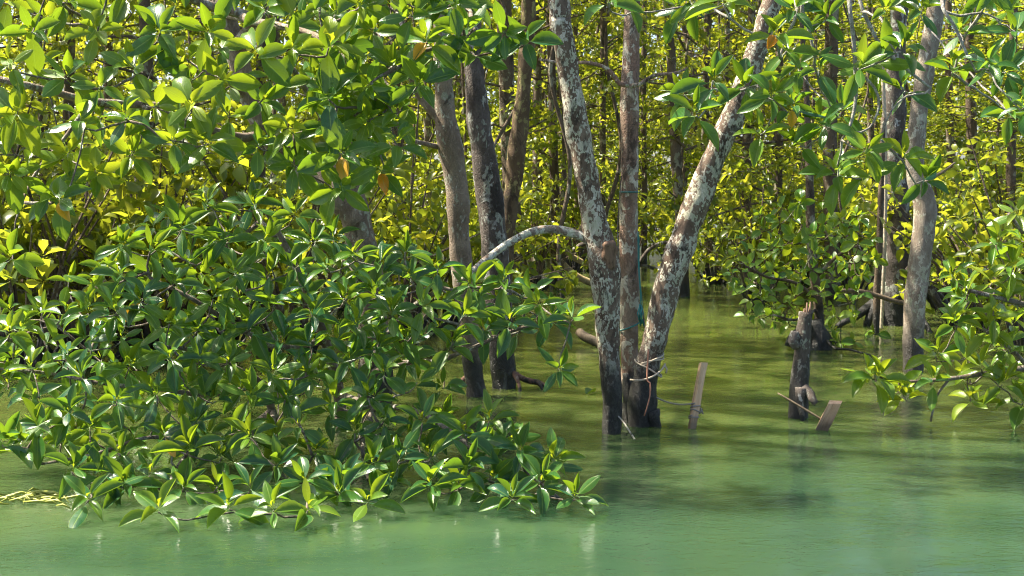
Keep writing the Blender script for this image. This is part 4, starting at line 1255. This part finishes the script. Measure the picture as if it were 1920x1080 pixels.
    for i in range(46):
        d = rng.uniform(15, 29)
        x = rng.uniform(-.5, .5) * d * 1.02
        w = rng.uniform(.05, .13)
        row = HOR + FPX * CAMH / d
        xp = 960 + FPX * x / d
        wp = w * FPX / d
        k = rng.normal(0, 6, 4)
        pts = [(xp, row, wp), (xp + k[0], row - 150, wp * .9), (xp + k[1] * 2, row - 300, wp * .8), (xp + k[2] * 3, row - 480, wp * .6)]
        tree(np.array([x, d, 0.]), pts, d, L2, G2, seed=500 + i * 2.1, rise=1.5)
    L4 = 'bare thin sapling stem standing in the water among the forest trees'
    G4 = 'bare sapling stems among the forest trees'
    for i in range(34):
        d = rng.uniform(10.5, 19)
        xp = rng.uniform(700, 1925) if i > 5 else rng.uniform(0, 700)
        row = HOR + FPX * CAMH / d
        wp = rng.uniform(.022, .055) * FPX / d
        k = rng.normal(0, 9, 4)
        tree(np.array([(xp - 960) / FPX * d, d, 0.]), [(xp, row, wp), (xp + k[0], row - 110, wp * .95), (xp + k[1] * 1.6, row - 260, wp * .9), (xp + k[2] * 2.4, row - 430, wp * .75), (xp + k[3] * 3, row - 560, wp * .6)], d, L4, G4, crown=False, seed=700 + i * 1.7, rise=1.0)
    L5 = 'leafy mangrove where the wood goes on past the bushy mangrove, added for shade'
    for i, (x, y) in enumerate(((-4.6, 8.2), (-5.4, 9.4), (-4.2, 9.9), (-6.2, 8.4), (-5.0, 11.2), (-6.4, 10.8), (-7.2, 9.6), (-4.0, 12.2))):  # trees added at the left, mostly out of view, to shade the shrubs
        row = HOR + FPX * CAMH / y
        xp = 960 + FPX * x / y
        wp = .11 * FPX / y
        tree(np.array([x, y, 0.]), [(xp, row, wp), (xp + 5, row - 200, wp * .9), (xp - 4, row - 420, wp * .8), (xp + 6, row - 620, wp * .6)], y, L5, 'trees added for shade past the bushy mangrove', seed=900 + i, rise=1.5)
    # low leafy shrubs standing in the water
    L3 = 'low bright-leaved shrub standing in the water between thin forest trunks'
    G3 = 'low shrubs between the forest trunks'
    shr = []
    for k in range(4):
        lv = Leaves(); mb = MB(); r2 = np.random.default_rng(400 + k); cc = []
        for i in range(24):
            an = r2.uniform(0, math.tau); el = r2.uniform(.15, 1.3); L = r2.uniform(.5, 1.35)
            dv = np.array([math.cos(an) * math.cos(el), math.sin(an) * math.cos(el), math.sin(el)])
            end = dv * L + np.array([0, 0, .25])
            mb.tube(np.array([[0, 0, -.2], dv * L * .4 + np.array([0, 0, .22]), end]), [.016, .010, .004], 5)
            for j in range(r2.integers(4, 8)):
                p = end * r2.uniform(.65, 1.05) + r2.normal(0, .10, 3); p[2] = max(p[2], .12)
                cc.append(p)
        cc = np.array(cc); m = len(cc)
        tufts(lv, r2, cc, np.array([0, -.25, .8]) + r2.normal(0, .5, (m, 3)), r2.uniform(.10, .145, m), 3, r2.uniform(.15, .7, m))
        b = bpy.data.meshes.new('stems'); b.from_pydata([tuple(v) for v in mb.V], [], mb.F); b.materials.append(B_FAR)
        shr.append((lv.mesh('foliage', FARLEAF, TPL5, k), b))
    spots = [(1850, 9.5, 1.0), (1930, 8.4, 1.0), (1780, 11, 1.0), (1420, 11.5, .9), (1340, 14, .9), (1180, 17, 1), (1080, 16, 1), (1000, 13, .9), (830, 10, .9), (760, 9, 1), (560, 8.2, 1.1), (420, 8.6, 1.1), (280, 8.0, 1.2), (150, 7.6, 1.1), (40, 7.4, 1.1), (-60, 8.4, 1.2), (220, 10, 1.2), (60, 10.5, 1.2), (660, 11, 1), (900, 15, 1), (1500, 14, 1), (1600, 13, 1), (1700, 14, 1), (1900, 13, 1.1), (1260, 19, 1), (1450, 18, 1.1), (1600, 19, 1.1), (1780, 18, 1.1), (1020, 20, 1.1), (1130, 21, 1.1), (350, 12, 1.2), (500, 13, 1.2)]
    for i, (xp, d, s) in enumerate(spots):
        b = np.array([(xp - 960) / FPX * d, d, 0.])
        t = thing('forest_shrub', b, L3, 'shrub', G3)
        me, st = shr[i % 4]
        a = rng.uniform(0, math.tau)
        for nm, m in (('foliage', me), ('stems', st)):
            o = bpy.data.objects.new(nm, m)
            o['kind'] = 'stuff'
            o.rotation_euler = (0, 0, a); o.scale = (s, s, s)
            link(o, t)
    # the wood beyond, one mass
    lv = Leaves()
    m = 22000
    d = rng.uniform(26, 36, m)
    C = np.stack([rng.uniform(-.52, .52, m) * d, d, .15 + 8.5 * rng.random(m) ** 1.1], 1)
    right = C[:, 0] / d > .22
    C[right, 2] *= .70
    tufts(lv, rng, C, np.array([0, 0, .7]) + rng.normal(0, .6, (m, 3)), rng.uniform(.19, .30, m), 3, rng.uniform(.2, .8, m), .5)
    o = bpy.data.objects.new('far_wood', lv.mesh('far_wood', FARLEAF, TPL3, 9))
    link(o)
    tag(o, 'mass of bright yellow-green leaves closing off the back of the forest', 'foliage', kind='stuff')
forest()

# pale arched roots and a collapsed frond lying behind the arching branch
def build_roots():
    d = depth_of_row(540)
    t = thing('fallen_palm_frond', G(1090, 545), 'sunlit collapsed palm frond stalks slanting into water behind the arching branch', 'frond')
    for i, (l, w) in enumerate([([(1015, 440), (1035, 470), (1060, 500), (1085, 520), (1112, 532)], 13), ([(1042, 452), (1060, 472), (1085, 488), (1110, 498)], 10), ([(1052, 415), (1035, 435), (1012, 455)], 8), ([(1098, 410), (1088, 430), (1075, 450)], 7)]):
        p, r = px_path([(x, y, w) for x, y in l], d)
        q, rr = catmull(p, r, .04)
        MB().tube(q, rr, 8, .12, i, flat=.5).build('stalk', ROOT, t)
    t = thing('prop_roots', G(1235, 520), 'dark arched mangrove roots looping over the water between the stems', 'root')
    for i, l in enumerate([
        [(1195, 500, 7), (1215, 470, 7), (1240, 456, 7), (1262, 458, 6), (1275, 475, 6), (1278, 505, 5)],
        [(1190, 497, 7), (1215, 500, 7), (1235, 508, 7), (1250, 525, 6)],
        [(1232, 508, 6), (1245, 490, 6), (1262, 470, 6)],
        [(1000, 520, 14), (1025, 528, 14), (1045, 545, 11), (1050, 560, 9)],
        [(1075, 470, 10), (1095, 458, 10), (1115, 470, 9), (1118, 520, 8)]]):
        p, r = px_path(l, d + .3)
        q, rr = catmull(p, r, .04)
        MB().tube(q, rr, 8, .14, i).build('root', B_DARK, t)
build_roots()
